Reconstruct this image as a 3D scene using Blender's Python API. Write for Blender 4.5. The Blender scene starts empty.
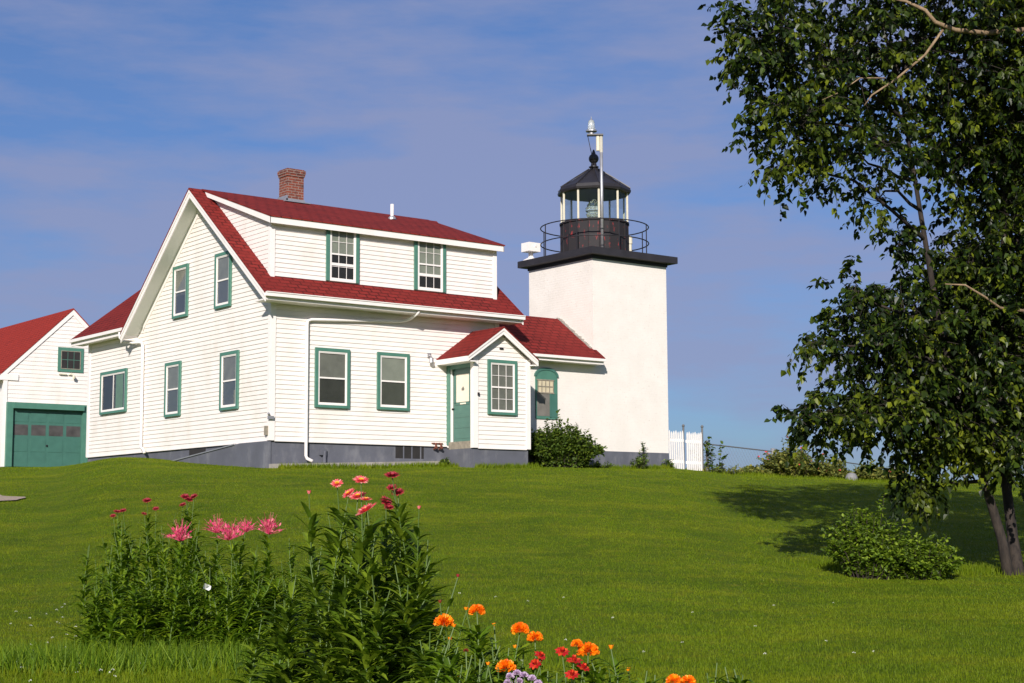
import bpy, math, random
import numpy as np
from mathutils import Vector, Matrix
random.seed(7); rng = np.random.default_rng(7)
S = bpy.context.scene
COL = S.collection
PI = math.pi

# ------------------------------------------------------------------ camera solve (world axes = farmhouse axes, origin = near corner, foot of the siding)
F_PX, PITCH, ROLL, YAW = 1618.8, math.radians(6.562), math.radians(-.2548), math.radians(37.64)
fw = np.array([0, math.cos(PITCH), math.sin(PITCH)]); r_ = np.array([1., 0, 0]); u_ = np.cross(r_, fw)
r2 = math.cos(ROLL)*r_ + math.sin(ROLL)*u_; u2 = -math.sin(ROLL)*r_ + math.cos(ROLL)*u_
T = np.array([[math.cos(YAW), math.sin(YAW), 0], [-math.sin(YAW), math.cos(YAW), 0], [0, 0, 1.]])
RW = T @ np.array([r2, u2, fw]).T
def ray(px, py): return RW @ np.array([(px-512)/F_PX, -(py-341.5)/F_PX, 1.])
CAM = -40.0*ray(270, 440.3)
def dep(px, py, t): return CAM + t*ray(px, py)
def depV(px, py, t): return Vector(dep(px, py, t))
HR = np.array([math.cos(YAW), -math.sin(YAW)]); HF = np.array([math.sin(YAW), math.cos(YAW)])   # level right / forward
def ud(x, y):
    p = np.array([x, y]) - CAM[:2]; return p @ HR, p @ HF
def xy(u, d):
    p = CAM[:2] + u*HR + d*HF; return p[0], p[1]

# ------------------------------------------------------------------ materials
MATS = {}
def newmat(name):
    m = bpy.data.materials.new(name); m.use_nodes = True; MATS[name] = m
    nt = m.node_tree; return m, nt, nt.nodes['Principled BSDF']
def N(nt, t, **k):
    n = nt.nodes.new(t)
    for a, v in k.items():
        if a in n.inputs.keys(): n.inputs[a].default_value = v
        else: setattr(n, a, v)
    return n
def L(nt, a, b): nt.links.new(a, b)
def mixc(nt, fac, a, b, mode='MIX'):
    n = nt.nodes.new('ShaderNodeMix'); n.data_type = 'RGBA'; n.blend_type = mode
    for s, v in ((0, fac), (6, a), (7, b)):
        if hasattr(v, 'is_linked') or hasattr(v, 'links'): nt.links.new(v, n.inputs[s])
        else: n.inputs[s].default_value = v if s == 0 else (*v, 1) if len(v) == 3 else v
    return n.outputs[2]
def ramp(nt, fac, a, b):
    n = nt.nodes.new('ShaderNodeMapRange'); nt.links.new(fac, n.inputs[0]); n.inputs[1].default_value = a; n.inputs[2].default_value = b
    return n.outputs[0]
def pos(nt): return nt.nodes.new('ShaderNodeNewGeometry').outputs['Position']
def noise(nt, vec, scale, detail=4, rough=.55):
    n = N(nt, 'ShaderNodeTexNoise'); n.inputs['Scale'].default_value = scale; n.inputs['Detail'].default_value = detail; n.inputs['Roughness'].default_value = rough
    nt.links.new(vec, n.inputs['Vector']); return n.outputs['Fac']
def vmul(nt, vec, s):
    n = nt.nodes.new('ShaderNodeVectorMath'); n.operation = 'MULTIPLY'; nt.links.new(vec, n.inputs[0]); n.inputs[1].default_value = s; return n.outputs[0]
def bump(nt, b, h, strength=.3, dist=.01):
    n = nt.nodes.new('ShaderNodeBump'); n.inputs['Strength'].default_value = strength; n.inputs['Distance'].default_value = dist
    nt.links.new(h, n.inputs['Height']); nt.links.new(n.outputs[0], b.inputs['Normal'])
def plain(name, c, rough=.6, var=.12, scale=6, metal=0, bmp=.1, dirt=None, dirt_scale=1.3, dirt_amt=.5):
    m, nt, b = newmat(name); p = pos(nt)
    n = noise(nt, p, scale)
    a = tuple(x*(1-var) for x in c); d = tuple(min(1, x*(1+var)) for x in c)
    col = mixc(nt, ramp(nt, n, .3, .7), a, d)
    if dirt:
        n2 = noise(nt, vmul(nt, p, (1, 1, .5)), dirt_scale, 6, .65)
        f = nt.nodes.new('ShaderNodeMath'); f.operation = 'MULTIPLY'; L(nt, ramp(nt, n2, .52, .78), f.inputs[0]); f.inputs[1].default_value = dirt_amt
        col = mixc(nt, f.outputs[0], col, dirt)
    L(nt, col, b.inputs['Base Color']); b.inputs['Roughness'].default_value = rough; b.inputs['Metallic'].default_value = metal
    if bmp: bump(nt, b, noise(nt, p, scale*8), bmp, .01)
    return m

plain('white_siding', (.80, .745, .695), .55, .04, 1.5, bmp=.08, dirt=(.58, .52, .42), dirt_scale=1.1, dirt_amt=.45)
plain('white_trim', (.82, .775, .735), .45, .03, 3, bmp=.05, dirt=(.6, .56, .48), dirt_scale=2, dirt_amt=.25)
plain('soffit_paint', (.70, .72, .67), .5, .03, 3, bmp=.05)
plain('green_trim', (.070, .190, .140), .45, .08, 5, bmp=.06)
plain('green_door', (.055, .150, .118), .4, .08, 4, bmp=.06)
plain('grey_foundation', (.100, .105, .128), .8, .12, 2.5, bmp=.3, dirt=(.26, .26, .27), dirt_scale=2.2, dirt_amt=.55)
plain('concrete', (.30, .28, .25), .9, .2, 5, bmp=.4)
plain('black_iron', (.018, .016, .018), .45, .2, 5, bmp=.1)
plain('slab_black', (.022, .02, .024), .6, .2, 3, bmp=.15)
plain('rust_iron', (.16, .05, .03), .8, .4, 30, bmp=.3)
plain('galvanised', (.42, .42, .43), .4, .1, 8, metal=.6, bmp=.05)
plain('cream_metal', (.62, .58, .45), .5, .08, 6, bmp=.05)
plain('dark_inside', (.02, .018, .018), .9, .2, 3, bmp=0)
plain('shade_grey', (.17, .165, .14), .8, .15, 4, bmp=0)
plain('shade_dark', (.16, .15, .13), .8, .2, 4, bmp=0)
plain('shade_pale', (.26, .265, .22), .8, .1, 4, bmp=0)
plain('curtain_cream', (.55, .48, .33), .8, .1, 10, bmp=0)
plain('curtain_green', (.12, .2, .12), .8, .1, 10, bmp=0)
plain('garage_glass', (.075, .07, .068), .3, .3, 3, bmp=0)
plain('paper_sign', (.75, .68, .55), .7, .05, 10, bmp=0)
plain('weathered_wood', (.25, .22, .17), .85, .25, 12, bmp=.3)
plain('picket_white', (.80, .77, .74), .55, .06, 8, bmp=.1)
plain('wire_grey', (.16, .16, .16), .6, .1, 8, metal=.3, bmp=0)
plain('dirt_strip', (.20, .14, .07), .95, .3, 8, bmp=.5)
plain('gravel', (.34, .27, .20), .95, .3, 25, bmp=.6)
plain('stone_marker', (.2, .2, .2), .8, .1, 10, bmp=.2)
plain('brown_thing', (.09, .03, .02), .7, .3, 10, bmp=0)

# whitewashed brick of the tower
m, nt, b = newmat('whitewashed_brick'); p = pos(nt)
sx = nt.nodes.new('ShaderNodeSeparateXYZ'); L(nt, p, sx.inputs[0])
ad = nt.nodes.new('ShaderNodeMath'); L(nt, sx.outputs[0], ad.inputs[0]); L(nt, sx.outputs[1], ad.inputs[1])
cx = nt.nodes.new('ShaderNodeCombineXYZ'); L(nt, ad.outputs[0], cx.inputs[0]); L(nt, sx.outputs[2], cx.inputs[1])
br = N(nt, 'ShaderNodeTexBrick'); L(nt, cx.outputs[0], br.inputs['Vector'])
br.inputs['Scale'].default_value = 1; br.inputs['Brick Width'].default_value = .21; br.inputs['Row Height'].default_value = .072; br.inputs['Mortar Size'].default_value = .008
br.inputs['Mortar Smooth'].default_value = .6
n1 = noise(nt, p, 1.6, 6, .6); n2 = noise(nt, p, 14, 5, .6)
col = mixc(nt, ramp(nt, n1, .35, .7), (.78, .735, .68), (.72, .675, .62))
col = mixc(nt, ramp(nt, n2, .58, .80), col, (.58, .53, .47))
L(nt, col, b.inputs['Base Color']); b.inputs['Roughness'].default_value = .8
mm = nt.nodes.new('ShaderNodeMath'); mm.operation = 'SUBTRACT'; L(nt, n2, mm.inputs[0]); L(nt, br.outputs['Fac'], mm.inputs[1])
bump(nt, b, mm.outputs[0], .3, .009)

# brick chimney
m, nt, b = newmat('red_brick'); p = pos(nt)
sx = nt.nodes.new('ShaderNodeSeparateXYZ'); L(nt, p, sx.inputs[0])
ad = nt.nodes.new('ShaderNodeMath'); L(nt, sx.outputs[0], ad.inputs[0]); L(nt, sx.outputs[1], ad.inputs[1])
cx = nt.nodes.new('ShaderNodeCombineXYZ'); L(nt, ad.outputs[0], cx.inputs[0]); L(nt, sx.outputs[2], cx.inputs[1])
br = N(nt, 'ShaderNodeTexBrick'); L(nt, cx.outputs[0], br.inputs['Vector'])
br.inputs['Scale'].default_value = 1; br.inputs['Brick Width'].default_value = .21; br.inputs['Row Height'].default_value = .073; br.inputs['Mortar Size'].default_value = .009
br.inputs['Color1'].default_value = (.22, .05, .025, 1); br.inputs['Color2'].default_value = (.11, .03, .02, 1); br.inputs['Mortar'].default_value = (.24, .19, .16, 1); br.inputs['Bias'].default_value = -.1
col = mixc(nt, ramp(nt, noise(nt, p, 9, 5), .5, .75), br.outputs['Color'], (.07, .03, .025))
L(nt, col, b.inputs['Base Color']); b.inputs['Roughness'].default_value = .85; bump(nt, b, br.outputs['Fac'], -.6, .01)

def shingle(name, axis, c1, c2, c3):
    m, nt, b = newmat(name); p = pos(nt)
    sx = nt.nodes.new('ShaderNodeSeparateXYZ'); L(nt, p, sx.inputs[0])
    cx = nt.nodes.new('ShaderNodeCombineXYZ'); L(nt, sx.outputs[axis], cx.inputs[0])
    k = nt.nodes.new('ShaderNodeMath'); k.operation = 'MULTIPLY'; L(nt, sx.outputs[2], k.inputs[0]); k.inputs[1].default_value = 1.6; L(nt, k.outputs[0], cx.inputs[1])
    br = N(nt, 'ShaderNodeTexBrick'); L(nt, cx.outputs[0], br.inputs['Vector'])
    br.inputs['Scale'].default_value = 1; br.inputs['Brick Width'].default_value = .30; br.inputs['Row Height'].default_value = .165; br.inputs['Mortar Size'].default_value = .028
    br.inputs['Mortar Smooth'].default_value = .5
    br.inputs['Color1'].default_value = (*c1, 1); br.inputs['Color2'].default_value = (*c2, 1); br.inputs['Mortar'].default_value = (*c3, 1)
    n = noise(nt, p, 1.2, 5); col = mixc(nt, ramp(nt, n, .35, .75), br.outputs['Color'], tuple(x*.75 for x in c1))
    n = noise(nt, p, 60, 3); col = mixc(nt, ramp(nt, n, .45, .9), col, tuple(x*1.35 for x in c1))
    L(nt, col, b.inputs['Base Color']); b.inputs['Roughness'].default_value = .9; b.inputs['Specular IOR Level'].default_value = .15; bump(nt, b, br.outputs['Fac'], -.9, .018)
shingle('red_shingle_front', 0, (.22, .024, .020), (.14, .016, .014), (.03, .005, .005))
shingle('red_shingle_side', 1, (.21, .022, .018), (.14, .015, .012), (.03, .005, .005))

shingle('orange_red_shingle', 1, (.30, .030, .02), (.23, .024, .017), (.10, .012, .01))
# lantern drum: black paint flaking to red
m, nt, b = newmat('flaking_black_paint'); p = pos(nt)
n = noise(nt, vmul(nt, p, (1, 1, .35)), 9, 6, .7)
L(nt, mixc(nt, ramp(nt, n, .60, .66), (.016, .013, .015), (.28, .025, .025)), b.inputs['Base Color']); b.inputs['Roughness'].default_value = .75

def glass(name, tint, a=.25, rough=.02):
    m = bpy.data.materials.new(name); m.use_nodes = True; MATS[name] = m; nt = m.node_tree; nt.nodes.clear()
    o = nt.nodes.new('ShaderNodeOutputMaterial'); t = nt.nodes.new('ShaderNodeBsdfTransparent'); g = nt.nodes.new('ShaderNodeBsdfGlossy')
    t.inputs[0].default_value = (*tint, 1); g.inputs['Roughness'].default_value = rough
    f = nt.nodes.new('ShaderNodeFresnel'); f.inputs[0].default_value = 1.5
    k = nt.nodes.new('ShaderNodeMath'); k.operation = 'MULTIPLY_ADD'; L(nt, f.outputs[0], k.inputs[0]); k.inputs[1].default_value = .22 if a < .45 else 1; k.inputs[2].default_value = a*.1
    x = nt.nodes.new('ShaderNodeMixShader'); L(nt, k.outputs[0], x.inputs[0]); L(nt, t.outputs[0], x.inputs[1]); L(nt, g.outputs[0], x.inputs[2]); L(nt, x.outputs[0], o.inputs[0])
glass('window_glass', (.92, .95, .93), .1, .06)
glass('screen_mesh', (.62, .62, .60), .1, .5)
glass('lantern_glass', (.94, .98, .95), .3)
m, nt, b = newmat('lens_glass'); b.inputs['Base Color'].default_value = (.80, .85, .76, 1); b.inputs['Roughness'].default_value = .08; b.inputs['Transmission Weight'].default_value = .8
m, nt, b = newmat('beacon_glass'); b.inputs['Base Color'].default_value = (.75, .8, .8, 1); b.inputs['Roughness'].default_value = .15; b.inputs['Transmission Weight'].default_value = .6

def leafmat(name, cols, rough=.45, trans=.35, spec=.5):
    """per-leaf colour variation (Random Per Island) + translucency"""
    m = bpy.data.materials.new(name); m.use_nodes = True; MATS[name] = m; nt = m.node_tree; b = nt.nodes['Principled BSDF']; o = nt.nodes['Material Output']
    g = nt.nodes.new('ShaderNodeNewGeometry'); cr = nt.nodes.new('ShaderNodeValToRGB'); L(nt, g.outputs['Random Per Island'], cr.inputs[0])
    els = cr.color_ramp.elements
    while len(els) < len(cols): els.new(.5)
    for e, (pp, c) in zip(els, cols): e.position = pp; e.color = (*c, 1)
    L(nt, cr.outputs[0], b.inputs['Base Color']); b.inputs['Roughness'].default_value = rough; b.inputs['Specular IOR Level'].default_value = spec
    if name == 'tree_leaf':   # whole sprays of yellower leaves: sunlit highlights painted into the colour by noise
        f = ramp(nt, noise(nt, pos(nt), 1.1, 3, .6), .50, .66); m2 = nt.nodes.new('ShaderNodeMath'); m2.operation = 'MULTIPLY'; L(nt, f, m2.inputs[0]); m2.inputs[1].default_value = .6
        yl = mixc(nt, g.outputs['Random Per Island'], (.045, .075, .006), (.20, .23, .012)); c_ = mixc(nt, m2.outputs[0], cr.outputs[0], yl); L(nt, c_, b.inputs['Base Color'])
    t = nt.nodes.new('ShaderNodeBsdfTranslucent'); tc = mixc(nt, 1.0, cr.outputs[0], (1.25, 1.35, .6), 'MULTIPLY'); L(nt, tc, t.inputs[0])
    x = nt.nodes.new('ShaderNodeMixShader'); x.inputs[0].default_value = trans; L(nt, b.outputs[0], x.inputs[1]); L(nt, t.outputs[0], x.inputs[2]); L(nt, x.outputs[0], o.inputs[0])
leafmat('tree_leaf', [(0, (.006, .013, .003)), (.45, (.013, .028, .004)), (.84, (.045, .078, .007)), (1, (.15, .18, .010))], .42, .26, .3)
leafmat('shrub_leaf', [(0, (.04, .075, .007)), (.6, (.075, .13, .010)), (1, (.18, .24, .02))], .6, .3)
leafmat('low_bush_leaf', [(0, (.055, .10, .005)), (.6, (.12, .20, .008)), (1, (.26, .35, .02))], .6, .35)
leafmat('far_bush_leaf', [(0, (.08, .11, .02)), (.6, (.17, .19, .03)), (1, (.28, .26, .05))], .7, .3)
leafmat('garden_leaf', [(0, (.055, .11, .004)), (.55, (.11, .20, .006)), (1, (.24, .33, .014))], .6, .35, .3)
leafmat('strawflower_leaf', [(0, (.045, .085, .004)), (.55, (.09, .16, .007)), (1, (.22, .30, .016))], .6, .35, .3)
leafmat('stem_green', [(0, (.05, .10, .01)), (1, (.09, .15, .02))], .6, .1)
leafmat('pink_petal', [(0, (.75, .05, .09)), (.6, (.85, .13, .16)), (1, (.9, .40, .36))], .5, .3)
leafmat('hot_pink_petal', [(0, (.50, .02, .10)), (.4, (.78, .06, .22)), (.75, (.85, .16, .25)), (1, (.85, .32, .34))], .5, .3)
leafmat('crimson_petal', [(0, (.16, .006, .012)), (.6, (.32, .012, .03)), (1, (.55, .05, .07))], .5, .25)
leafmat('orange_petal', [(0, (.80, .12, .0)), (.5, (.95, .25, .002)), (1, (1, .45, .01))], .5, .25)
leafmat('red_petal', [(0, (.30, .004, .006)), (.7, (.55, .012, .012)), (1, (.8, .10, .02))], .5, .25)
leafmat('lilac_petal', [(0, (.45, .30, .55)), (.6, (.62, .45, .68)), (1, (.85, .8, .85))], .5, .25)
leafmat('yellow_petal', [(0, (.8, .45, .02)), (1, (.9, .65, .05))], .5, .25)
leafmat('rusty_petal', [(0, (.12, .02, .01)), (1, (.3, .06, .02))], .6, .2)
leafmat('white_petal', [(0, (.7, .7, .65)), (1, (.85, .85, .8))], .5, .2)

def bark(name, c1, c2):
    m, nt, b = newmat(name); p = pos(nt); n = noise(nt, vmul(nt, p, (1, 1, .25)), 14, 6, .65)
    L(nt, mixc(nt, ramp(nt, n, .35, .68), c1, c2), b.inputs['Base Color']); b.inputs['Roughness'].default_value = .9; bump(nt, b, n, .8, .03)
bark('tree_bark', (.014, .010, .008), (.045, .033, .024)); bark('pale_bark', (.18, .12, .07), (.34, .24, .14))

# lawn
def lawncol(nt, p):
    a = noise(nt, vmul(nt, p, (.35, .35, .35)), 1, 5, .6)
    # mower streaks: noise stretched along the hill contour (world direction HR)
    mp = nt.nodes.new('ShaderNodeMapping'); mp.inputs['Rotation'].default_value = (0, 0, YAW); L(nt, p, mp.inputs[0])
    s = noise(nt, vmul(nt, mp.outputs[0], (.33, .75, .0)), 1.1, 7, .68)
    f = noise(nt, p, 4.5, 5, .7)
    col = mixc(nt, ramp(nt, a, .32, .68), (.095, .155, .0015), (.165, .245, .0025))
    col = mixc(nt, ramp(nt, s, .46, .66), col, (.24, .28, .006))
    col = mixc(nt, ramp(nt, f, .52, .76), col, (.26, .24, .014))
    col = mixc(nt, ramp(nt, noise(nt, p, .7, 7, .72), .48, .74), col, (.050, .105, .002))
    return col
m, nt, b = newmat('lawn_soil'); p = pos(nt)
c = lawncol(nt, p); c = mixc(nt, ramp(nt, noise(nt, p, 30, 4, .7), .35, .75), c, (.045, .075, .003))
L(nt, c, b.inputs['Base Color']); b.inputs['Roughness'].default_value = .9; b.inputs['Specular IOR Level'].default_value = .1; bump(nt, b, noise(nt, p, 25, 6, .75), 1.0, .05)
m = bpy.data.materials.new('grass_blade'); m.use_nodes = True; MATS['grass_blade'] = m; nt = m.node_tree; b = nt.nodes['Principled BSDF']
p = pos(nt); c = lawncol(nt, p); g = nt.nodes.new('ShaderNodeNewGeometry')
c = mixc(nt, .35, c, mixc(nt, g.outputs['Random Per Island'], (.04, .10, .002), (.24, .30, .012)))
L(nt, c, b.inputs['Base Color']); b.inputs['Roughness'].default_value = .6; b.inputs['Specular IOR Level'].default_value = .2
t = nt.nodes.new('ShaderNodeBsdfTranslucent'); L(nt, c, t.inputs[0]); x = nt.nodes.new('ShaderNodeMixShader'); x.inputs[0].default_value = .4
L(nt, b.outputs[0], x.inputs[1]); L(nt, t.outputs[0], x.inputs[2]); L(nt, x.outputs[0], nt.nodes['Material Output'].inputs[0])
m, nt, b = newmat('sea_water'); b.inputs['Base Color'].default_value = (.02, .06, .10, 1); b.inputs['Roughness'].default_value = .25; bump(nt, b, noise(nt, pos(nt), .6, 5), .5, .3)

# ------------------------------------------------------------------ mesh builder
def tag(o, label=None, cat=None, group=None, kind=None):
    if label: o['label'] = label
    if cat: o['category'] = cat
    if group: o['group'] = group
    if kind: o['kind'] = kind
    return o
def empty(name, loc, label=None, cat=None, group=None):
    o = bpy.data.objects.new(name, None); o.location = loc; o.empty_display_size = .3; COL.objects.link(o); return tag(o, label, cat, group)
def world_off(parent):
    v = Vector((0, 0, 0)); q = parent
    while q is not None: v += q.location; q = q.parent
    return v
class MB:
    def __init__(s): s.v = []; s.f = []; s.m = []
    def add(s, vs, fs, mi=0):
        k = len(s.v); s.v += [tuple(map(float, a)) for a in vs]; s.f += [tuple(k+i for i in f) for f in fs]; s.m += [mi]*len(fs)
    def quad(s, a, b, c, d, mi=0): s.add([a, b, c, d], [(0, 1, 2, 3)], mi)
    def box(s, x0, x1, y0, y1, z0, z1, mi=0):
        s.add([(x0,y0,z0),(x1,y0,z0),(x1,y1,z0),(x0,y1,z0),(x0,y0,z1),(x1,y0,z1),(x1,y1,z1),(x0,y1,z1)],
              [(0,3,2,1),(4,5,6,7),(0,1,5,4),(1,2,6,5),(2,3,7,6),(3,0,4,7)], mi)
    def obox(s, B, a0, a1, n0, n1, z0, z1, mi=0):     # box in a wall basis
        P = lambda a, n, z: B.P(a, n, z)
        s.add([P(a0,n0,z0),P(a1,n0,z0),P(a1,n1,z0),P(a0,n1,z0),P(a0,n0,z1),P(a1,n0,z1),P(a1,n1,z1),P(a0,n1,z1)],
              [(0,3,2,1),(4,5,6,7),(0,1,5,4),(1,2,6,5),(2,3,7,6),(3,0,4,7)], mi)
    def prism(s, poly, vec, mi=0):                     # poly: 3D points, extruded by vec
        n = len(poly); vec = Vector(vec); top = [tuple(Vector(p)+vec) for p in poly]
        s.add(list(poly)+top, [tuple(range(n-1, -1, -1)), tuple(range(n, 2*n))]+[(i, (i+1) % n, n+(i+1) % n, n+i) for i in range(n)], mi)
    def tube(s, pts, rad, n=8, mi=0, cap=True):
        pts = [Vector(p) for p in pts]; k0 = len(s.v); prev = None
        if not hasattr(rad, '__len__'): rad = [rad]*len(pts)
        vs = []
        for i, p in enumerate(pts):
            t = (pts[min(i+1, len(pts)-1)]-pts[max(i-1, 0)]); t = t.normalized() if t.length > 1e-9 else Vector((0, 0, 1))
            if prev is None: a = t.orthogonal().normalized()
            else:
                a = prev - t*prev.dot(t); a = a.normalized() if a.length > 1e-6 else t.orthogonal().normalized()
            prev = a; c = t.cross(a)
            for j in range(n):
                w = 2*PI*j/n; vs.append(p + rad[i]*(math.cos(w)*a + math.sin(w)*c))
        fs = [(i*n+j, i*n+(j+1) % n, (i+1)*n+(j+1) % n, (i+1)*n+j) for i in range(len(pts)-1) for j in range(n)]
        if cap: fs += [tuple(range(n-1, -1, -1)), tuple((len(pts)-1)*n+j for j in range(n))]
        s.add(vs, fs, mi)
    def lathe(s, c, prof, n=24, mi=0, rot=0):          # prof: (r, z)
        vs = []; fs = []
        for r, z in prof:
            for j in range(n):
                w = 2*PI*j/n+rot; vs.append((c[0]+r*math.cos(w), c[1]+r*math.sin(w), c[2]+z))
        for i in range(len(prof)-1):
            for j in range(n): fs.append((i*n+j, i*n+(j+1) % n, (i+1)*n+(j+1) % n, (i+1)*n+j))
        fs += [tuple(range(n-1, -1, -1)), tuple((len(prof)-1)*n+j for j in range(n))]
        s.add(vs, fs, mi)
    def build(s, name, mats, parent=None, smooth=False, origin=None):
        if isinstance(mats, str): mats = [mats]
        off = world_off(parent) if parent is not None else (Vector(origin) if origin is not None else Vector((0, 0, 0)))
        me = bpy.data.meshes.new(name); a = np.array(s.v, dtype=float)-np.array(off); me.from_pydata(a.tolist(), [], s.f)
        for q in mats: me.materials.append(MATS[q])
        if len(mats) > 1: me.polygons.foreach_set('material_index', s.m)
        if smooth: me.polygons.foreach_set('use_smooth', [True]*len(me.polygons))
        me.update(); o = bpy.data.objects.new(name, me); COL.objects.link(o)
        if parent is not None: o.parent = parent
        elif origin is not None: o.location = off
        return o
def build_each(mb, name, mats, parent):
    """the boxes of mb as separate objects"""
    for k in range(0, len(mb.v), 8):
        q = MB(); q.v = mb.v[k:k+8]; q.f = [tuple(i-k for i in f) for f in mb.f[k//8*6:k//8*6+6]]; q.m = [0]*6; q.build(name, mats, parent)
class Basis:
    def __init__(s, o, a, n): s.o = Vector(o); s.a = Vector(a); s.n = Vector(n)
    def P(s, a, n, z): return tuple(s.o + s.a*a + s.n*n + Vector((0, 0, z)))
FRONT = Basis((0, 0, 0), (1, 0, 0), (0, -1, 0))
SIDE = Basis((0, 0, 0), (0, 1, 0), (-1, 0, 0))     # a runs along +y

def clap(mb, B, z0, z1, lo, hi, step=.117, lip=.022):
    z = z0
    while z < z1-1e-4:
        zt = min(z+step, z1)
        a0, a1, b0, b1 = lo(z), hi(z), lo(zt-1e-5), hi(zt-1e-5)
        if a1-a0 > .01:
            if b1 < b0: b0 = b1 = (b0+b1)/2
            mb.quad(B.P(a0, lip, z), B.P(a1, lip, z), B.P(b1, .004, zt), B.P(b0, .004, zt))
            mb.quad(B.P(a0, 0, z), B.P(a1, 0, z), B.P(a1, lip, z), B.P(a0, lip, z))
        z = zt

# ------------------------------------------------------------------ terrain
cols = [-500, -150, 40, 122, 200, 300, 400, 529, 600, 668, 740, 800, 900, 1024, 1250, 1600]
Ynear = [(0, None, -1.2), (8, None, -1.16), (14.5, None, -1.03)]
def zray(c, y, d):
    v = ray(c, y); h = v[:2] @ HF; return v[2]/h*d
crest = {-500: [(20,-.85),(28,-.1),(36,.7),(46,1.5),(60,2.1),(75,2.1)], -150: [(20,-.85),(28,-.1),(36,.7),(46,1.55),(60,2.12),(75,2.1)],
  40: [(20,-.85),(28,-.1),(36,.75),(46,1.68),(57,2.15),(75,2.15)], 122: [(20,-.8),(28,.0),(36,1.05),(45,1.98),(57,2.12),(75,2.1)],
  200: [(20,-.78),(28,.02),(35,.95),(41.5,1.60),(46,1.95),(57,2.1),(75,2.1)], 300: [(20,-.76),(28,.02),(35,.92),(40,1.48),(45,1.75),(57,2.0),(75,2.0)],
  400: [(20,-.76),(28,0),(35,.9),(42,1.56),(50,1.7),(60,1.9),(75,1.6)], 529: [(20,-.76),(28,0),(35,.85),(43,1.58),(50,1.68),(60,1.8),(75,1.3)],
  600: [(20,-.76),(28,-.02),(36,.9),(45,1.62),(52,1.7),(60,1.6),(75,.5)], 668: [(20,-.78),(28,-.08),(36,.78),(44,1.5),(49,1.72),(54,1.7),(62,1.2),(75,-.5)],
  740: [(20,-.82),(28,-.2),(36,.62),(44,1.3),(50,1.57),(54,1.5),(62,.7),(75,-1.5)], 800: [(20,-.86),(28,-.3),(36,.5),(44,1.15),(50,1.43),(54,1.3),(62,.3),(75,-2)],
  900: [(20,-.9),(28,-.42),(36,.36),(44,1.02),(50,1.31),(54,1.2),(62,.1),(75,-2.5)], 1024: [(20,-.92),(28,-.48),(36,.3),(44,.95),(50,1.24),(54,1.1),(62,0),(75,-2.5)],
  1250: [(20,-.92),(28,-.48),(36,.3),(44,.95),(50,1.24),(54,1.1),(62,0),(75,-2.5)], 1600: [(20,-.92),(28,-.48),(36,.3),(44,.95),(50,1.24),(54,1.1),(62,0),(75,-2.5)]}
DS = np.linspace(0, 75, 151)
def hermite(ds, zs, x):
    ds = np.array(ds, float); zs = np.array(zs, float); m = np.gradient(zs, ds)
    i = np.clip(np.searchsorted(ds, x)-1, 0, len(ds)-2); h = ds[i+1]-ds[i]; t = (x-ds[i])/h
    return (2*t**3-3*t**2+1)*zs[i]+(t**3-2*t**2+t)*h*m[i]+(-2*t**3+3*t**2)*zs[i+1]+(t**3-t**2)*h*m[i+1]
TAB = []
for c_ in cols:
    kn = [(0, -1.2), (8, -1.16), (14.5, -1.03)] + crest[c_]
    TAB.append([float(hermite([k[0] for k in kn], [k[1] for k in kn], x)) for x in DS])
TAB = np.array(TAB)
COLK = np.array([(c_-512)/1629.5 for c_ in cols])
def ground_rel(u, d):
    u = np.asarray(u, float); d = np.asarray(d, float)
    dd = np.clip(d, 0, 74.99); k = np.clip(u/np.maximum(d, 6), COLK[0], COLK[-1])
    i = np.clip(np.searchsorted(COLK, k)-1, 0, len(cols)-2); t = (k-COLK[i])/(COLK[i+1]-COLK[i]); t = t*t*(3-2*t)
    fi = dd/.5; j = np.clip(fi.astype(int), 0, 149); s = fi-j
    z = (TAB[i, j]*(1-s)+TAB[i, j+1]*s)*(1-t) + (TAB[i+1, j]*(1-s)+TAB[i+1, j+1]*s)*t
    far = np.clip((d-75)/120, 0, 1); z = z*(1-far) + (-7)*far
    return z + .012*np.sin(u*1.3+d*.7)*np.clip(d/20, 0, 1)
def ground(x, y):
    p = np.stack([np.asarray(x, float)-CAM[0], np.asarray(y, float)-CAM[1]], -1); u = p @ HR; d = p @ HF
    return ground_rel(u, d) + CAM[2]
def gz(x, y): return float(ground(np.array([x]), np.array([y]))[0])
def onground(px, d):                                      # a point on the lawn along the column px at distance d
    u = (px-512)/1629.5*d; x, y = xy(u, d); return Vector((x, y, gz(x, y)))

us = np.concatenate([np.linspace(-160, -36, 20), np.linspace(-34, 34, 137), np.linspace(36, 160, 20)])
ds = np.concatenate([np.linspace(-60, -2, 12), np.linspace(0, 76, 153), np.linspace(80, 250, 24)])
U, Dm = np.meshgrid(us, ds); X = CAM[0]+U*HR[0]+Dm*HF[0]; Y = CAM[1]+U*HR[1]+Dm*HF[1]; Z = ground(X, Y)
nv, nu = U.shape
me = bpy.data.meshes.new('lawn'); vs = np.stack([X, Y, Z], -1).reshape(-1, 3)
fs = [(j*nu+i, j*nu+i+1, (j+1)*nu+i+1, (j+1)*nu+i) for j in range(nv-1) for i in range(nu-1)]
me.from_pydata(vs.tolist(), [], fs); me.materials.append(MATS['lawn_soil']); me.polygons.foreach_set('use_smooth', [True]*len(fs)); me.update()
o = bpy.data.objects.new('lawn_ground', me); COL.objects.link(o); tag(o, kind='structure')
mb = MB(); zs = CAM[2]-5.5; mb.quad((-6000, -6000, zs), (6000, -6000, zs), (6000, 6000, zs), (-6000, 6000, zs)); tag(mb.build('sea_water', 'sea_water'), kind='structure')

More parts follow.
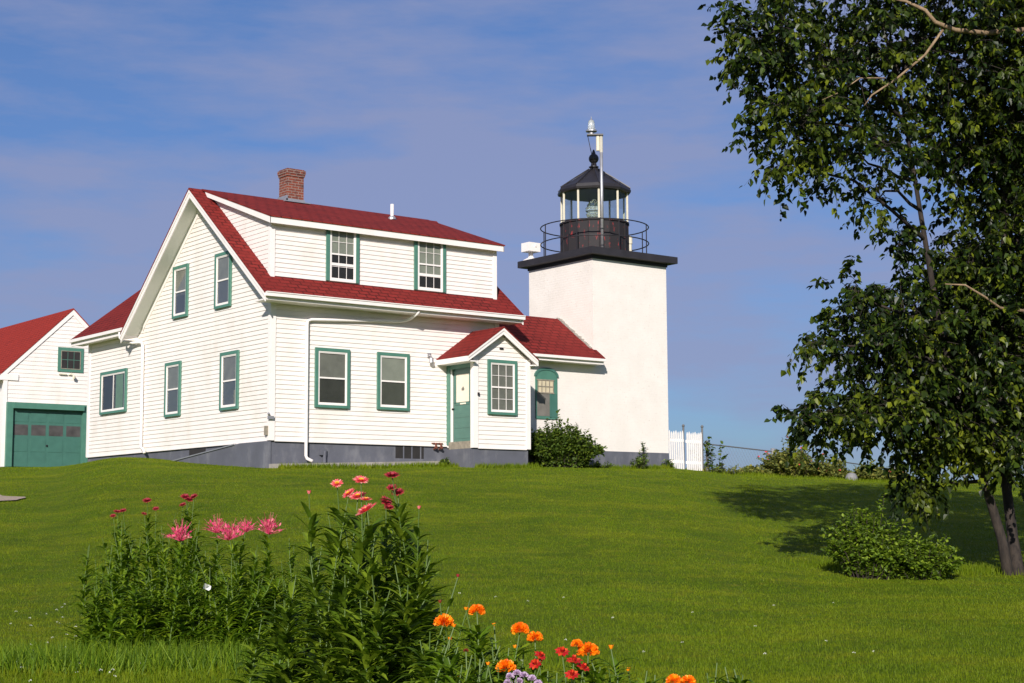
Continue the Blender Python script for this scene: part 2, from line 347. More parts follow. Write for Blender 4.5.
def drape(name, mat, pts_fn, nu_, nv_, lift=.012):
    mb = MB(); g = []
    for j in range(nv_+1):
        for i in range(nu_+1):
            x, y = pts_fn(i/nu_, j/nv_); g.append((x, y, gz(x, y)+lift))
    mb.add(g, [(j*(nu_+1)+i, j*(nu_+1)+i+1, (j+1)*(nu_+1)+i+1, (j+1)*(nu_+1)+i) for j in range(nv_) for i in range(nu_)])
    return mb.build(name, mat, smooth=True)
def blob(cx_, cy_, ru, rd, k=3):
    def f(a, b):
        w = 2*PI*a; r = b*(1+.12*math.sin(3*w+k)+.07*math.sin(7*w)); return xy(cx_+ru*r*math.cos(w), cy_+rd*r*math.sin(w))
    return f
tag(drape('gravel_driveway', 'gravel', lambda a, b: xy(-30+a*13.9, 49.5+b*5.4), 24, 10, .03), kind='structure')
tag(drape('bare_path', 'gravel', blob(-12.3, 35.3, 1.7, 1.0), 24, 6, .03), kind='structure')
tag(drape('dirt_border', 'dirt_strip', lambda a, b: (.2+a*5.0, -.42+.34*b+.05*math.sin(a*23)), 40, 3, .02), kind='structure')

# ------------------------------------------------------------------ windows
def win(root, B, a0, a1, z0, z1, casing=.085, cas_top=True, mun=None, shade='shade_grey', shade_z=(0, 1), second=None, slider=False, label=None, c_out=.055, sashw=.06, open_low=0, curtain=None):
    """double hung window: casing > sash, pane, shade"""
    if a0 > a1: a0, a1 = a1, a0
    B = Basis(B.o+B.n*.023, B.a, B.n)
    mb = MB(); c = casing
    mb.obox(B, a0, a0+c, 0, c_out, z0, z1); mb.obox(B, a1-c, a1, 0, c_out, z0, z1)
    if cas_top: mb.obox(B, a0+c, a1-c, 0, c_out, z1-c, z1); mb.obox(B, a0+c, a1-c, 0, c_out+.012, z0, z0+c*.8)
    if not cas_top: mb.obox(B, a0+c, a1-c, 0, .02, z1-.03, z1)
    w = mb.build('window', 'green_trim', root)
    if label: w['label'] = label
    x0, x1, y0, y1 = a0+c, a1-c, z0+(c*.8 if cas_top else 0), z1-(c if cas_top else 0)
    f = MB(); s = sashw
    f.obox(B, x0, x0+s*.45, 0, .045, y0, y1); f.obox(B, x1-s*.45, x1, 0, .045, y0, y1)
    f.obox(B, x0+s*.45, x1-s*.45, 0, .045, y0, y0+s*.7); f.obox(B, x0+s*.45, x1-s*.45, 0, .045, y1-s*.45, y1)
    X0, X1, Y0, Y1 = x0+s*.45, x1-s*.45, y0+s*.7, y1-s*.45; ym = (Y0+Y1)/2; e = .022
    f.build('outer_frame', 'white_trim', w)
    g = MB()
    if slider:
        xm = (X0+X1)/2
        g.obox(B, X0, X1, .026, .036, Y0, Y0+e); g.obox(B, X0, X1, .026, .036, Y1-e, Y1)
        for q in (X0, xm-e/2, X1-e): g.obox(B, q, q+e, .024, .038, Y0+e, Y1-e)
    else:
        g.obox(B, X0, X0+e, .020, .034, Y0, Y1); g.obox(B, X1-e, X1, .020, .034, Y0, Y1)
        g.obox(B, X0+e, X1-e, .020, .034, Y0, Y0+e); g.obox(B, X0+e, X1-e, .020, .034, Y1-e, Y1)
        g.obox(B, X0+e, X1-e, .018, .038, ym-.02, ym+.02)
        if open_low: g.obox(B, X0+e, X1-e, .018, .037, ym-open_low, ym-open_low+.07)
        if mun:
            nx, ny = mun
            for k in range(1, nx):
                q = X0+(X1-X0)*k/nx; g.obox(B, q-.006, q+.006, .019, .030, Y0+e, ym-.02); g.obox(B, q-.006, q+.006, .019, .030, ym+.02, Y1-e)
            for k in range(1, ny):
                for lo, hi in ((Y0, ym), (ym, Y1)):
                    q = lo+(hi-lo)*k/ny; g.obox(B, X0+e, X1-e, .0205, .029, q-.006, q+.006)
    g.build('sash', 'white_trim', w)
    p = MB(); p.quad(B.P(X0, .017, Y0), B.P(X1, .017, Y0), B.P(X1, .017, Y1), B.P(X0, .017, Y1)); p.build('pane', 'window_glass', w)
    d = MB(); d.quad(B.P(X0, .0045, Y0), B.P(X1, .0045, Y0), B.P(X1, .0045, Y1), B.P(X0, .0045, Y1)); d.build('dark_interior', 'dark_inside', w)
    if not slider and not mun:
        q_ = MB(); q_.quad(B.P(X0+.01, .0155, Y0+.01), B.P(X1-.01, .0155, Y0+.01), B.P(X1-.01, .0155, ym), B.P(X0+.01, .0155, ym)); q_.build('insect_screen', 'screen_mesh', w)
    H = Y1-Y0
    if shade:
        d = MB(); za, zb = Y0+H*shade_z[0], Y0+H*shade_z[1]; d.obox(B, X0+.01, X1-.01, .006, .009, za, zb); d.build('roller_shade', shade, w)
    if second:
        mt, sa, sb, ta, tb = second; d = MB()
        n = 10; W = (X1-X0)*(tb-ta)
        for k in range(n):   # gathered cloth
            q0 = X0+(X1-X0)*ta+W*k/n; q1 = q0+W/n; k0 = .010+.004*(k % 2); k1 = .010+.004*((k+1) % 2)
            d.quad(B.P(q0, k0, Y0+H*sa), B.P(q1, k1, Y0+H*sa), B.P(q1, k1, Y0+H*sb), B.P(q0, k0, Y0+H*sb))
        d.build('curtain', mt, w)
    return w

# ------------------------------------------------------------------ FARMHOUSE
house = empty('farmhouse', (3.5, 3.65, -.5), 'white clapboard keeper\'s house with red shingle roof and long shed dormer joined to the tower', 'house')
RY, RZ = 3.65, 6.91; SF = (6.91-3.64)/4.2; SB = .84
def rf(y): return RZ-(RY-y)*SF if y < RY else RZ-(y-RY)*SB
LX = 7.06                                   # right end of the main house
TH = .13
# wall core (closed, just behind the boards)
mb = MB()
und = lambda y: rf(y)-TH-.02
poly = [(0.0, 0.0, 0.0), (0.0, 7.3, 0.0), (0.0, 7.3, und(7.3)), (0.0, RY, und(RY)), (0.0, 0.0, und(0))]
mb.prism(poly, (LX, 0, 0))
mb.build('inner_wall', 'white_trim', house)
# front siding
mb = MB(); clap(mb, FRONT, 0, 3.42, lambda z: .0, lambda z: LX); mb.build('wall', 'white_siding', house)
mb = MB()                                   # gable siding (main part, up to the rakes)
def ylo(z):
    return 0.0 if z < und(0) else RY-(und(RY)-z)/SF
def yhi(z): return 7.3 if z < und(7.3) else RY+(und(RY)-z)/SB
clap(mb, SIDE, 0, und(RY)-.05, ylo, yhi); mb.build('wall', 'white_siding', house)
mb = MB(); clap(mb, Basis((LX, 0, 0), (0, 1, 0), (1, 0, 0)), 0, und(RY)-.05, ylo, yhi); mb.build('wall', 'white_siding', house)
# corner boards, frieze along rakes, skirt
mb = MB()
mb.box(-.034, .11, -.036, .0, 0, 3.42); mb.box(-.036, 0, .0, .11, 0, 3.45); mb.box(LX-.11, LX+.034, -.036, 0, 0, 3.42)
mb.obox(FRONT, .11, LX-.11, .0, .030, -.02, .012); mb.obox(SIDE, .11, 11.2, .0, .030, -.02, .012)
def rake_band(mb, x0, x1, ya, za, yb, zb, h):     # band of vertical height h below the line a-b
    mb.prism([(x0, ya, za), (x0, yb, zb), (x0, yb, zb-h), (x0, ya, za-h)], (x1-x0, 0, 0))
rake_band(mb, -.034, -.001, 0.0, und(0)+.02, RY, und(RY)+.02, .17); rake_band(mb, -.034, -.001, RY, und(RY)+.02, 7.4, und(7.4)+.02, .17)
mb.build('corner_trim', 'white_trim', house)
# roof slabs
x0, x1 = -.5, 7.54
mb = MB()
mb.prism([(x0-.03, RY, RZ), (x0-.03, -.58, rf(-.58)), (x0-.03, -.58, rf(-.58)-.035), (x0-.03, RY, RZ-.045)], (x1-x0+.06, 0, 0))
mb.prism([(x0-.03, RY, RZ+.002), (x0-.03, RY, RZ-.043), (x0-.03, 7.85, rf(7.85)-.035), (x0-.03, 7.85, rf(7.85))], (x1-x0+.06, 0, 0))
mb.build('roof', 'red_shingle_front', house)
mb = MB()                                    # white under-roof, rake boards, eave fascia
ov = .046
mb.prism([(x0+.03, RY, RZ-ov), (x0+.03, -.5, rf(-.5)-ov), (x0+.03, -.5, rf(-.5)-TH), (x0+.03, RY, RZ-TH)], (x1-x0-.06, 0, 0))
mb.prism([(x0+.03, RY, RZ-ov), (x0+.03, RY, RZ-TH), (x0+.03, 7.8, rf(7.8)-TH), (x0+.03, 7.8, rf(7.8)-ov)], (x1-x0-.06, 0, 0))
mb.build('soffit', 'soffit_paint', house)
mb = MB()
for xa in (x0, x1-.028):
    rake_band(mb, xa, xa+.028, -.555, rf(-.555)-ov, RY, RZ-ov, .22); rake_band(mb, xa, xa+.028, RY, RZ-ov, 7.85, rf(7.85)-ov, .22)
for xa in (x0-.022, x1): # outer thin moulding
    rake_band(mb, xa, xa+.022, -.56, rf(-.56)-ov, RY, RZ-ov, .085); rake_band(mb, xa, xa+.022, RY, RZ-ov, 7.86, rf(7.86)-ov, .085)
mb.box(x0+.03, x1-.03, -.53, -.50, 3.42, 3.60)
mb.box(x0+.03, x1-.03, -.50, -.0, 3.42, 3.45)       # boxed soffit
mb.box(x0+.03, x1-.03, 7.75, 7.79, 3.20, 3.42)
mb.build('rake_boards', 'white_trim', house)
mb = MB(); mb.box(x0, x1, -.64, -.533, 3.50, 3.605); mb.box(x0, x1, -.66, -.64, 3.59, 3.612); g_ = mb.build('gutter', 'white_trim', house)
# foundation
mb = MB(); mb.box(.03, LX-.02, .03, 7.3, -1.6, -.012); mb.box(.03, 5.6, 7.3, 11.2, -1.6, -.012); mb.build('foundation', 'grey_foundation', house)
mb = MB(); mb.prism([(-.02, -.20, -.585), (5.32, -.20, -.40), (5.32, -.20, -1.3), (-.02, -.20, -1.3)], (0, .24, 0)); mb.build('foundation_ledge', 'concrete', house)
# sloping retaining wall along the gable foundation
mb = MB(); mb.prism([(-.12, 5.4, -.36), (-.12, 1.35, -.02), (-.12, .0, -.02), (-.12, .0, -1.4), (-.12, 5.4, -1.4)], (.15, 0, 0), 0)
mb.prism([(-.15, 5.45, -.375), (-.15, 5.45, -.345), (-.15, 1.6, -.02), (-.15, 1.6, -.05)], (.06, 0, 0), 1)
mb.build('sloping_curb', ['grey_foundation', 'galvanised'], house)
mb = MB(); mb.obox(SIDE, 3.5, 4.4, -.03, .0, -.26, -.05); mb.build('crawl_vent', 'dark_inside', house)
# cellar window recess
mb = MB(); mb.obox(FRONT, 3.73, 4.62, -.03, -.022, -.36, -.03)
w_ = mb.build('cellar_window', 'dark_inside', house)
mb = MB()
for q in (3.96, 4.22, 4.50): mb.obox(FRONT, q, q+.03, -.022, -.005, -.36, -.03)
mb.obox(FRONT, 3.73, 5.0, -.022, .02, -.45, -.36); mb.build('mullion', 'grey_foundation', w_)
# dormer
DY = .08; DT = .345; DE = 5.63
def dr(y): return DE+(y+.12)*DT            # top of the shed roof
zb = rf(DY)
mb = MB(); poly = [(.02, DY, zb-.3), (.02, DY, dr(DY)-.13), (.02, 3.5, dr(3.5)-.13), (.02, 3.5, 6.3)]; mb.prism(poly, (LX-.04, 0, 0)); mb.build('dormer_core', 'white_trim', house)
mb = MB(); BD = Basis((0, DY, 0), (1, 0, 0), (0, -1, 0)); clap(mb, BD, zb, dr(DY)-.16, lambda z: .02, lambda z: LX); dz = dr(DY)-.16
BL = Basis((.02, 0, 0), (0, 1, 0), (-1, 0, 0))
clap(mb, BL, zb, dr(3.3)-.14, lambda z: DY if z < dr(DY)-.14 else (z+.14-DE)/DT-.12, lambda z: (z-RZ)/SF+RY, .117, .016)
BR = Basis((LX, 0, 0), (0, 1, 0), (1, 0, 0))
clap(mb, BR, zb, dr(3.3)-.14, lambda z: DY if z < dr(DY)-.14 else (z+.14-DE)/DT-.12, lambda z: (z-RZ)/SF+RY, .117, .016)
mb.build('dormer_wall', 'white_siding', house)
mb = MB(); mb.box(-.016, .10, DY-.036, DY, zb-.03, dz); mb.box(-.018, .02, DY, DY+.11, zb, dz); mb.box(LX-.10, LX+.02, DY-.036, DY, zb-.03, dz); mb.box(LX, LX+.022, DY, DY+.1, zb, dz)
build_each(mb, 'dormer_corner_trim', 'white_trim', house)
yt_ = 3.60
mb = MB(); mb.prism([(-.17, -.16, dr(-.16)), (-.17, yt_, dr(yt_)), (-.17, yt_, dr(yt_)-.04), (-.17, -.16, dr(-.16)-.03)], (7.39, 0, 0)); mb.build('dormer_roof', 'red_shingle_front', house)
mb = MB(); mb.prism([(-.13, -.10, dr(-.10)-.035), (-.13, 3.4, dr(3.4)-.045), (-.13, 3.4, dr(3.4)-.12), (-.13, -.10, dr(-.10)-.12)], (7.31, 0, 0))
mb.box(-.15, 7.2, -.135, -.10, dr(-.12)-.20, dr(-.12)-.03)
for xa in (-.155, 7.18): mb.prism([(xa, -.135, dr(-.13)-.035), (xa, 3.45, dr(3.45)-.04), (xa, 3.30, dr(3.3)-.17), (xa, -.135, dr(-.13)-.20)], (.024, 0, 0))
mb.build('dormer_fascia', 'white_trim', house)
# windows
win(house, FRONT, 1.235, 2.26, .87, 2.39, shade='shade_grey', label='green-cased front window nearest the corner with grey shades')
win(house, FRONT, 3.10, 4.10, .89, 2.39, shade='shade_pale', label='green-cased front window with paler shades beside the porch')
win(house, SIDE, 1.60, 2.585, .88, 2.39, shade='shade_dark', second=('curtain_cream', .0, .3, .05, .2))
win(house, SIDE, 4.90, 5.84, .89, 2.39, shade='shade_grey')
win(house, SIDE, 2.08, 2.97, 3.58, 5.05, shade='shade_grey')
win(house, SIDE, 4.56, 5.46, 3.58, 5.03, shade='shade_grey', shade_z=(.42, 1))
win(house, SIDE, 8.38, 10.2, 1.21, 2.47, shade=None, slider=True, second=('curtain_green', 0, 1, .1, .42), label='wide sliding window of the rear ell')
for (a, b_), oz in (((1.585, 2.57), 0), ((4.31, 5.33), .0)):
    w_ = win(house, BD, a, b_, zb+.015, dz, casing=.10, cas_top=False, mun=(3, 2), shade='shade_pale', shade_z=(.52, 1) if a < 3 else (.30, 1), sashw=.09, c_out=.05, open_low=.30 if a < 3 else .32)
# ell at the back
EX = 3.35; er = lambda x: 3.61+(x+.37)*.774
mb = MB(); mb.prism([(0.0, 11.2, 0.0), (0.0, 11.2, er(0)-.15), (2.6, 11.2, er(2.6)-.15), (5.4, 11.2, er(0)-.15), (5.4, 11.2, 0)], (0, -3.95, 0)); mb.build('ell_inner_wall', 'white_trim', house)
mb = MB(); clap(mb, SIDE, 0, 3.40, lambda z: 7.3, lambda z: 11.2)
mb.build('ell_wall', 'white_siding', house)
mb = MB(); mb.box(-.034, .0, 11.08, 11.22, 0, 3.4); mb.build('ell_corner_trim', 'white_trim', house)
mb = MB(); mb.prism([(-.40, 11.75, er(-.40)), (.02, 11.75, er(.02)), (.02, 11.75, er(.02)-.04), (-.40, 11.75, er(-.40)-.035)], (0, -3.93, 0))
mb.prism([(.02, 11.75, er(.02)), (2.9, 11.75, er(2.9)), (2.9, 11.75, er(2.9)-.045), (.02, 11.75, er(.02)-.04)], (0, -6.4, 0))
mb.prism([(2.9, 11.75, er(2.9)), (6.2, 11.75, er(-.4)), (6.2, 11.75, er(-.4)-.04), (2.9, 11.75, er(2.9)-.045)], (0, -6.4, 0)); mb.build('ell_roof', 'red_shingle_side', house)
mb = MB(); mb.prism([(-.34, 11.7, er(-.34)-.04), (2.9, 11.7, er(2.9)-.05), (2.9, 11.7, er(2.9)-.13), (-.34, 11.7, er(-.34)-.13)], (0, -3.86, 0))
mb.prism([(2.9, 11.7, er(2.9)-.05), (6.1, 11.7, er(-.3)-.05), (6.1, 11.7, er(-.3)-.13), (2.9, 11.7, er(2.9)-.13)], (0, -4.3, 0))
mb.box(-.38, -.34, 7.86, 11.72, 3.37, 3.585); mb.box(-.34, 0, 7.86, 11.7, 3.40, 3.43); mb.box(-.46, -.38, 7.9, 11.73, 3.48, 3.570)
mb.build('ell_fascia', 'white_trim', house)
# chimney, flashing, vent
mb = MB(); mb.box(2.34, 2.86, 3.40, 3.86, 6.4, 7.58); mb.box(2.315, 2.885, 3.375, 3.885, 7.58, 7.65); mb.box(2.30, 2.90, 3.36, 3.90, 7.65, 7.76); mb.box(2.33, 2.87, 3.39, 3.87, 7.76, 7.79)
ch = mb.build('chimney', 'red_brick', house)
mb = MB(); mb.box(2.42, 2.56, 3.5, 3.76, 7.79, 7.80); mb.build('flue', 'dark_inside', ch)
mb = MB(); mb.box(2.31, 2.89, 3.37, 3.40, 6.6, 6.93); mb.box(2.31, 2.34, 3.37, 3.90, 6.6, 7.02); mb.box(2.20, 3.0, 3.25, 3.37, 6.82, 6.845); mb.build('flashing', 'galvanised', ch)
mb = MB(); mb.tube([(5.22, 2.5, 6.3), (5.22, 2.5, 6.96)], .05, 12); v_ = mb.build('vent_pipe', 'white_trim', house, True)
mb = MB(); mb.lathe((5.22, 2.5, dr(2.5)), [(.12, -.02), (.11, .04), (.055, .09)], 12); mb.build('flashing', 'galvanised', v_)
# downspouts
mb = MB()
mb.tube([(4.06, -.56, 3.50), (4.05, -.52, 3.42), (4.02, -.30, 3.33), (3.97, -.10, 3.27), (3.8, -.085, 3.24), (1.10, -.085, 3.08), (.985, -.085, 3.04), (.975, -.085, 2.9), (.975, -.085, -.36), (1.0, -.10, -.43), (1.10, -.20, -.50)], .042, 10)
mb.build('downspout', 'white_trim', house, True)
mb = MB()
mb.tube([(-.42, 8.10, 3.46), (-.41, 8.10, 3.30), (-.34, 8.02, 3.20), (-.14, 7.8, 3.14), (-.09, 7.55, 3.13), (-.085, 7.33, 3.10), (-.085, 7.27, 3.0), (-.085, 7.25, .25), (-.10, 7.2, .12), (-.16, 6.95, .06), (-.2, 6.8, .02), (-.2, 6.75, -.06)], .042, 10)
mb.build('downspout', 'white_trim', house, True)
# small fittings on the front
mb = MB(); mb.obox(FRONT, 4.70, 4.80, 0, .05, 2.34, 2.46); mb.tube([(4.75, -.05, 2.40), (4.75, -.13, 2.36)], .02, 8); mb.lathe((4.75, -.14, 2.17), [(.04, 0), (.065, .03), (.055, .14), (.02, .18)], 12)
lo = mb.build('porch_lamp', 'galvanised', house, False)
mb = MB(); mb.box(-.10, .05, -.10, -.036, .52, .60); mb.tube([(-.06, -.07, .60), (-.12, -.12, .66)], .03, 8); mb.build('floodlight', 'galvanised', house)
mb = MB(); mb.box(-.09, -.036, .03, .15, .13, .36); mb.build('meter_box', 'weathered_wood', house)
mb = MB(); mb.tube([(1.55, -.03, -.52), (1.55, -.03, -.25), (1.55, .05, -.2)], .045, 8); mb.obox(FRONT, 1.42, 1.60, -.03, .05, -.33, -.18); mb.build('conduit', 'grey_foundation', house)
mb = MB(); mb.tube([(4.93, -.0, .06), (4.93, -.09, .05), (4.93, -.10, -.06), (4.93, -.0, -.09)], .026, 8); mb.tube([(5.10, -.0, .06), (5.10, -.09, .05), (5.10, -.10, -.06), (5.10, -.0, -.09)], .026, 8)
mb.obox(FRONT, 4.84, 5.18, .0, .07, .055, .075); mb.tube([(4.93, -.08, -.04), (4.93, -.13, -.05)], .038, 8); mb.tube([(5.10, -.08, -.04), (5.10, -.13, -.05)], .038, 8)
mb.build('standpipe', 'rust_iron', house)
# porch
PX0, PX1, PY = 5.36, 7.2, -1.2
mb = MB(); mb.box(PX0+.12, PX1, PY, 0, -.05, 2.30); mb.box(PX0, PX0+.12, PY, PY+.12, -.05, 2.3); mb.box(PX0, PX0+.12, -.2, 0, -.05, 2.3); mb.box(PX0, PX0+.12, PY+.12, -.2, 2.16, 2.3)
mb.prism([(PX0, PY, 2.3), (PX1, PY, 2.3), ((PX0+PX1)/2-.09, PY, 2.98)], (0, 1.5, 0)); mb.build('porch_inner_wall', 'white_trim', house)
BP = Basis((0, PY, 0), (1, 0, 0), (0, -1, 0)); ax_ = 6.19
mb = MB(); pr_ = lambda x: 3.13-abs(x-ax_)*.69
clap(mb, BP, -.09, 2.93, lambda z: PX0 if z < 2.40 else ax_-(2.99-z)/.69, lambda z: PX1 if z < 2.3 else ax_+(2.99-z)/.69)
clap(mb, Basis((PX1, 0, 0), (0, 1, 0), (1, 0, 0)), -.09, 2.3, lambda z: PY, lambda z: 0)
mb.build('porch_wall', 'white_siding', house)
mb = MB(); mb.box(PX0-.03, PX0+.13, PY-.036, PY, -.09, 2.3); mb.box(PX0-.032, PX0, PY, PY+.10, -.09, 2.3); mb.box(PX1-.10, PX1+.034, PY-.036, PY, -.09, 2.32); mb.box(PX1, PX1+.032, PY, PY+.1, -.09, 2.3)
mb.obox(BP, PX0+.13, PX1-.1, 0, .030, -.11, -.08); build_each(mb, 'porch_corner_trim', 'white_trim', house)
PO = -1.42
mb = MB()
for sgn, xe in ((-1, 5.0), (1, 7.37)):
    mb.prism([(ax_, PO-.03, 3.14), (xe, PO-.03, 3.14-abs(xe-ax_)*.69), (xe, PO-.03, 3.11-abs(xe-ax_)*.69), (ax_, PO-.03, 3.10)], (0, 2.9, 0))
mb.build('porch_roof', 'red_shingle_side', house)
mb = MB()
for xe in (5.03, 7.34):
    k = 3.14-abs(xe-ax_)*.69
    mb.prism([(ax_, PO, 3.10), (xe, PO, k-.04), (xe, PO, k-.19), (ax_, PO, 2.93)], (0, .03, 0)); mb.prism([(ax_, PO-.02, 3.10), (xe, PO-.02, k-.04), (xe, PO-.02, k-.10), (ax_, PO-.02, 3.03)], (0, .02, 0))
    mb.prism([(ax_, PO+.03, 3.095), (xe, PO+.03, k-.042), (xe, PO+.03, k-.08), (ax_, PO+.03, 3.05)], (0, 1.5, 0))
mb.box(5.00, 5.03, PO, 0, 2.15, 2.285); mb.box(5.03, PX0, PO+.03, 0, 2.15, 2.18); mb.box(7.34, 7.37, PO, -.03, 2.15, 2.285); mb.box(PX1, 7.34, PO+.03, 0, 2.15, 2.18)
mb.build('porch_rake_boards', 'white_trim', house)
mb = MB(); mb.box(PX0+.02, PX1-.02, PY+.02, -.02, -1.4, -.10); mb.box(PX0-.05, PX0+.02, PY+.1, -.02, -1.4, -.10); mb.build('porch_foundation', 'grey_foundation', house)
win(house, BP, 5.79, 6.76, .80, 2.26, shade='shade_grey', mun=(3, 2), label='green-cased porch window with small panes')
# door in the porch's left face (faces -x)
BQ = Basis((PX0, 0, 0), (0, 1, 0), (-1, 0, 0))
mb = MB(); mb.obox(BQ, -1.12, -1.08, -.12, .02, .1, 2.14); mb.obox(BQ, -.16, -.0, -.12, .03, .02, 2.16); mb.obox(BQ, -.2, -.14, -.12, -.06, .1, 2.1); mb.obox(BQ, -1.08, -.16, -.12, .02, 2.04, 2.15); mb.build('door_casing', 'green_trim', house)
mb = MB(); mb.obox(BQ, -1.08, -.16, -.115, -.07, .10, 2.04)
for z0_, z1_ in ((.18, .40), (.46, .68), (.74, 1.06)): mb.obox(BQ, -1.0, -.26, -.07, -.062, z0_, z1_)
mb.obox(BQ, -1.0, -.92, -.07, -.055, 1.12, 1.9); mb.obox(BQ, -.34, -.26, -.07, -.055, 1.12, 1.9); mb.obox(BQ, -1.0, -.26, -.07, -.055, 1.9, 1.98); mb.obox(BQ, -1.0, -.26, -.07, -.055, 1.08, 1.14)
dd_ = mb.build('door', 'green_door', house)
mb = MB(); mb.obox(BQ, -.92, -.34, -.069, -.060, 1.15, 1.89); mb.build('paper_notice', 'paper_sign', dd_)
mb = MB(); mb.obox(BQ, -.70, -.58, -.059, -.057, 1.45, 1.52); mb.obox(BQ, -.68, -.62, -.0585, -.056, 1.52, 1.55); mb.build('notice_mark', 'shade_grey', dd_)
mb = MB(); mb.obox(BQ, -.78, -.52, -.0545, -.052, 1.085, 1.125); mb.build('small_plate', 'paper_sign', dd_)
mb = MB(); mb.tube([BQ.P(-.22, -.07, .98), BQ.P(-.22, -.02, .98)], .02, 8); mb.lathe(BQ.P(-.22, -.02, .96), [(.012, 0), (.028, .02), (.012, .04)], 10); mb.build('handle', 'black_iron', dd_)
mb = MB(); mb.obox(BQ, -1.10, -.14, -.12, .05, -.10, .095); mb.build('door_step', 'weathered_wood', house)
mb = MB(); mb.obox(BP, PX0+.10, PX0+.15, .036, .07, 1.28, 1.36); mb.build('doorbell', 'black_iron', house)
mb = MB(); mb.obox(BP, 6.20, 6.32, .02, .05, 2.55, 2.60); mb.build('gable_lamp', 'black_iron', house)
mb = MB(); mb.tube([(7.36, -1.25, 2.2), (7.30, -1.1, 2.10), (7.27, -.9, 2.0), (7.27, -.88, -.2)], .035, 8); mb.build('downspout', 'white_trim', house, True)
# wing to the tower
mb = MB(); mb.box(LX+.02, 10.53, 0, 2.97, .01, 2.5); mb.prism([(LX, .02, 2.5), (LX, .02, 2.72), (LX, 1.5, 3.86), (LX, 2.98, 2.6), (LX, 2.98, 2.5)], (3.44, 0, 0)); mb.build('wing_wall', 'whitewashed_brick', house)
mb = MB(); mb.box(LX, 10.54, -.012, 2.96, -1.4, .008); mb.build('wing_foundation', 'grey_foundation', house)
wr = lambda y: 3.97-abs(y-1.5)*.695
mb = MB(); mb.prism([(LX-.02, 1.5, 3.97), (LX-.02, -.40, wr(-.40)), (LX-.02, -.40, wr(-.4)-.035), (LX-.02, 1.5, 3.925)], (3.50, 0, 0)); mb.prism([(10.52, -.40, wr(-.40)), (10.64, -.40, wr(-.40)), (10.64, -.004, wr(-.004)), (10.52, -.004, wr(-.004))], (0, 0, -.035))
mb.prism([(LX-.02, 1.5, 3.972), (LX-.02, 1.5, 3.927), (LX-.02, 3.4, wr(3.4)-.04), (LX-.02, 3.4, wr(3.4))], (3.50, 0, 0)); mb.build('wing_roof', 'red_shingle_front', house)
mb = MB(); mb.prism([(LX, 1.5, 3.92), (LX, -.34, wr(-.34)-.04), (LX, -.34, wr(-.34)-.1), (LX, 1.5, 3.86)], (3.44, 0, 0)); mb.box(7.38, 10.60, -.37, -.34, 2.46, wr(-.37)-.035); mb.box(7.2, 10.60, -.34, -.002, 2.46, 2.49); mb.box(7.38, 10.62, -.45, -.37, 2.545, wr(-.4)-.03)
mb.build('wing_fascia', 'white_trim', house)
mb = MB()
for k in range(26):
    y = .05+k*.058; z = wr(y); s_ = .025+.02*random.random(); mb.box(10.47-s_, 10.528, y, y+.05, z-.01, z+.03+.05*random.random())
mb.build('mortar_flashing', 'concrete', house)
# arched window of the wing
mb = MB(); A0, A1, Z0, ZS, ZT = 8.37, 9.15, .85, 2.05, 2.25; c_ = (A0+A1)/2; hw = (A1-A0)/2
arc = lambda r, zc: [(c_+r*math.cos(t), -.0, zc+(ZT-ZS)*(r/hw)*math.sin(t)) for t in np.linspace(0, PI, 13)]
out = [(A0, 0, Z0), (A1, 0, Z0)] + [(c_+hw*math.cos(t), 0, ZS+(ZT-ZS)*math.sin(t)) for t in np.linspace(0, PI, 13)]
mb.prism([(x, -.002, z) for x, y, z in out], (0, -.035, 0)); w_ = mb.build('arched_window', 'green_trim', house)
mb = MB(); mb.prism([(c_+(hw+.04)*math.cos(t), -.003, ZS+(ZT-ZS+.05)*math.sin(t)) for t in np.linspace(0, PI, 13)] + [(c_+(hw-.03)*math.cos(t), -.003, ZS+(ZT-ZS-.02)*math.sin(t)) for t in np.linspace(PI, 0, 13)], (0, -.055, 0)); mb.build('arch_moulding', 'green_door', w_)
mb = MB(); mb.obox(FRONT, 8.41, 8.86, .038, .042, .93, 1.56); mb.build('lower_pane', 'shade_dark', w_)
mb = MB(); mb.obox(FRONT, 8.44, 8.99, .038, .042, 1.60, 1.93); mb.build('upper_pane', 'curtain_cream', w_)
mb = MB()
for k in range(5): q = 8.44+.55*k/4; mb.obox(FRONT, q-.012, q+.012, .042, .055, 1.60, 1.93)
mb.obox(FRONT, 8.44, 8.99, .043, .057, 1.75, 1.775); mb.obox(FRONT, 8.40, 9.02, .042, .06, 1.93, 1.96); mb.obox(FRONT, 8.40, 9.02, .042, .06, 1.565, 1.60); mb.build('muntins', 'weathered_wood', w_)
mb = MB(); mb.obox(FRONT, 8.86, 8.90, .038, .06, .9, 1.565); mb.obox(FRONT, 8.86, 9.13, .037, .045, .9, 1.57); mb.build('shutter', 'green_door', w_)

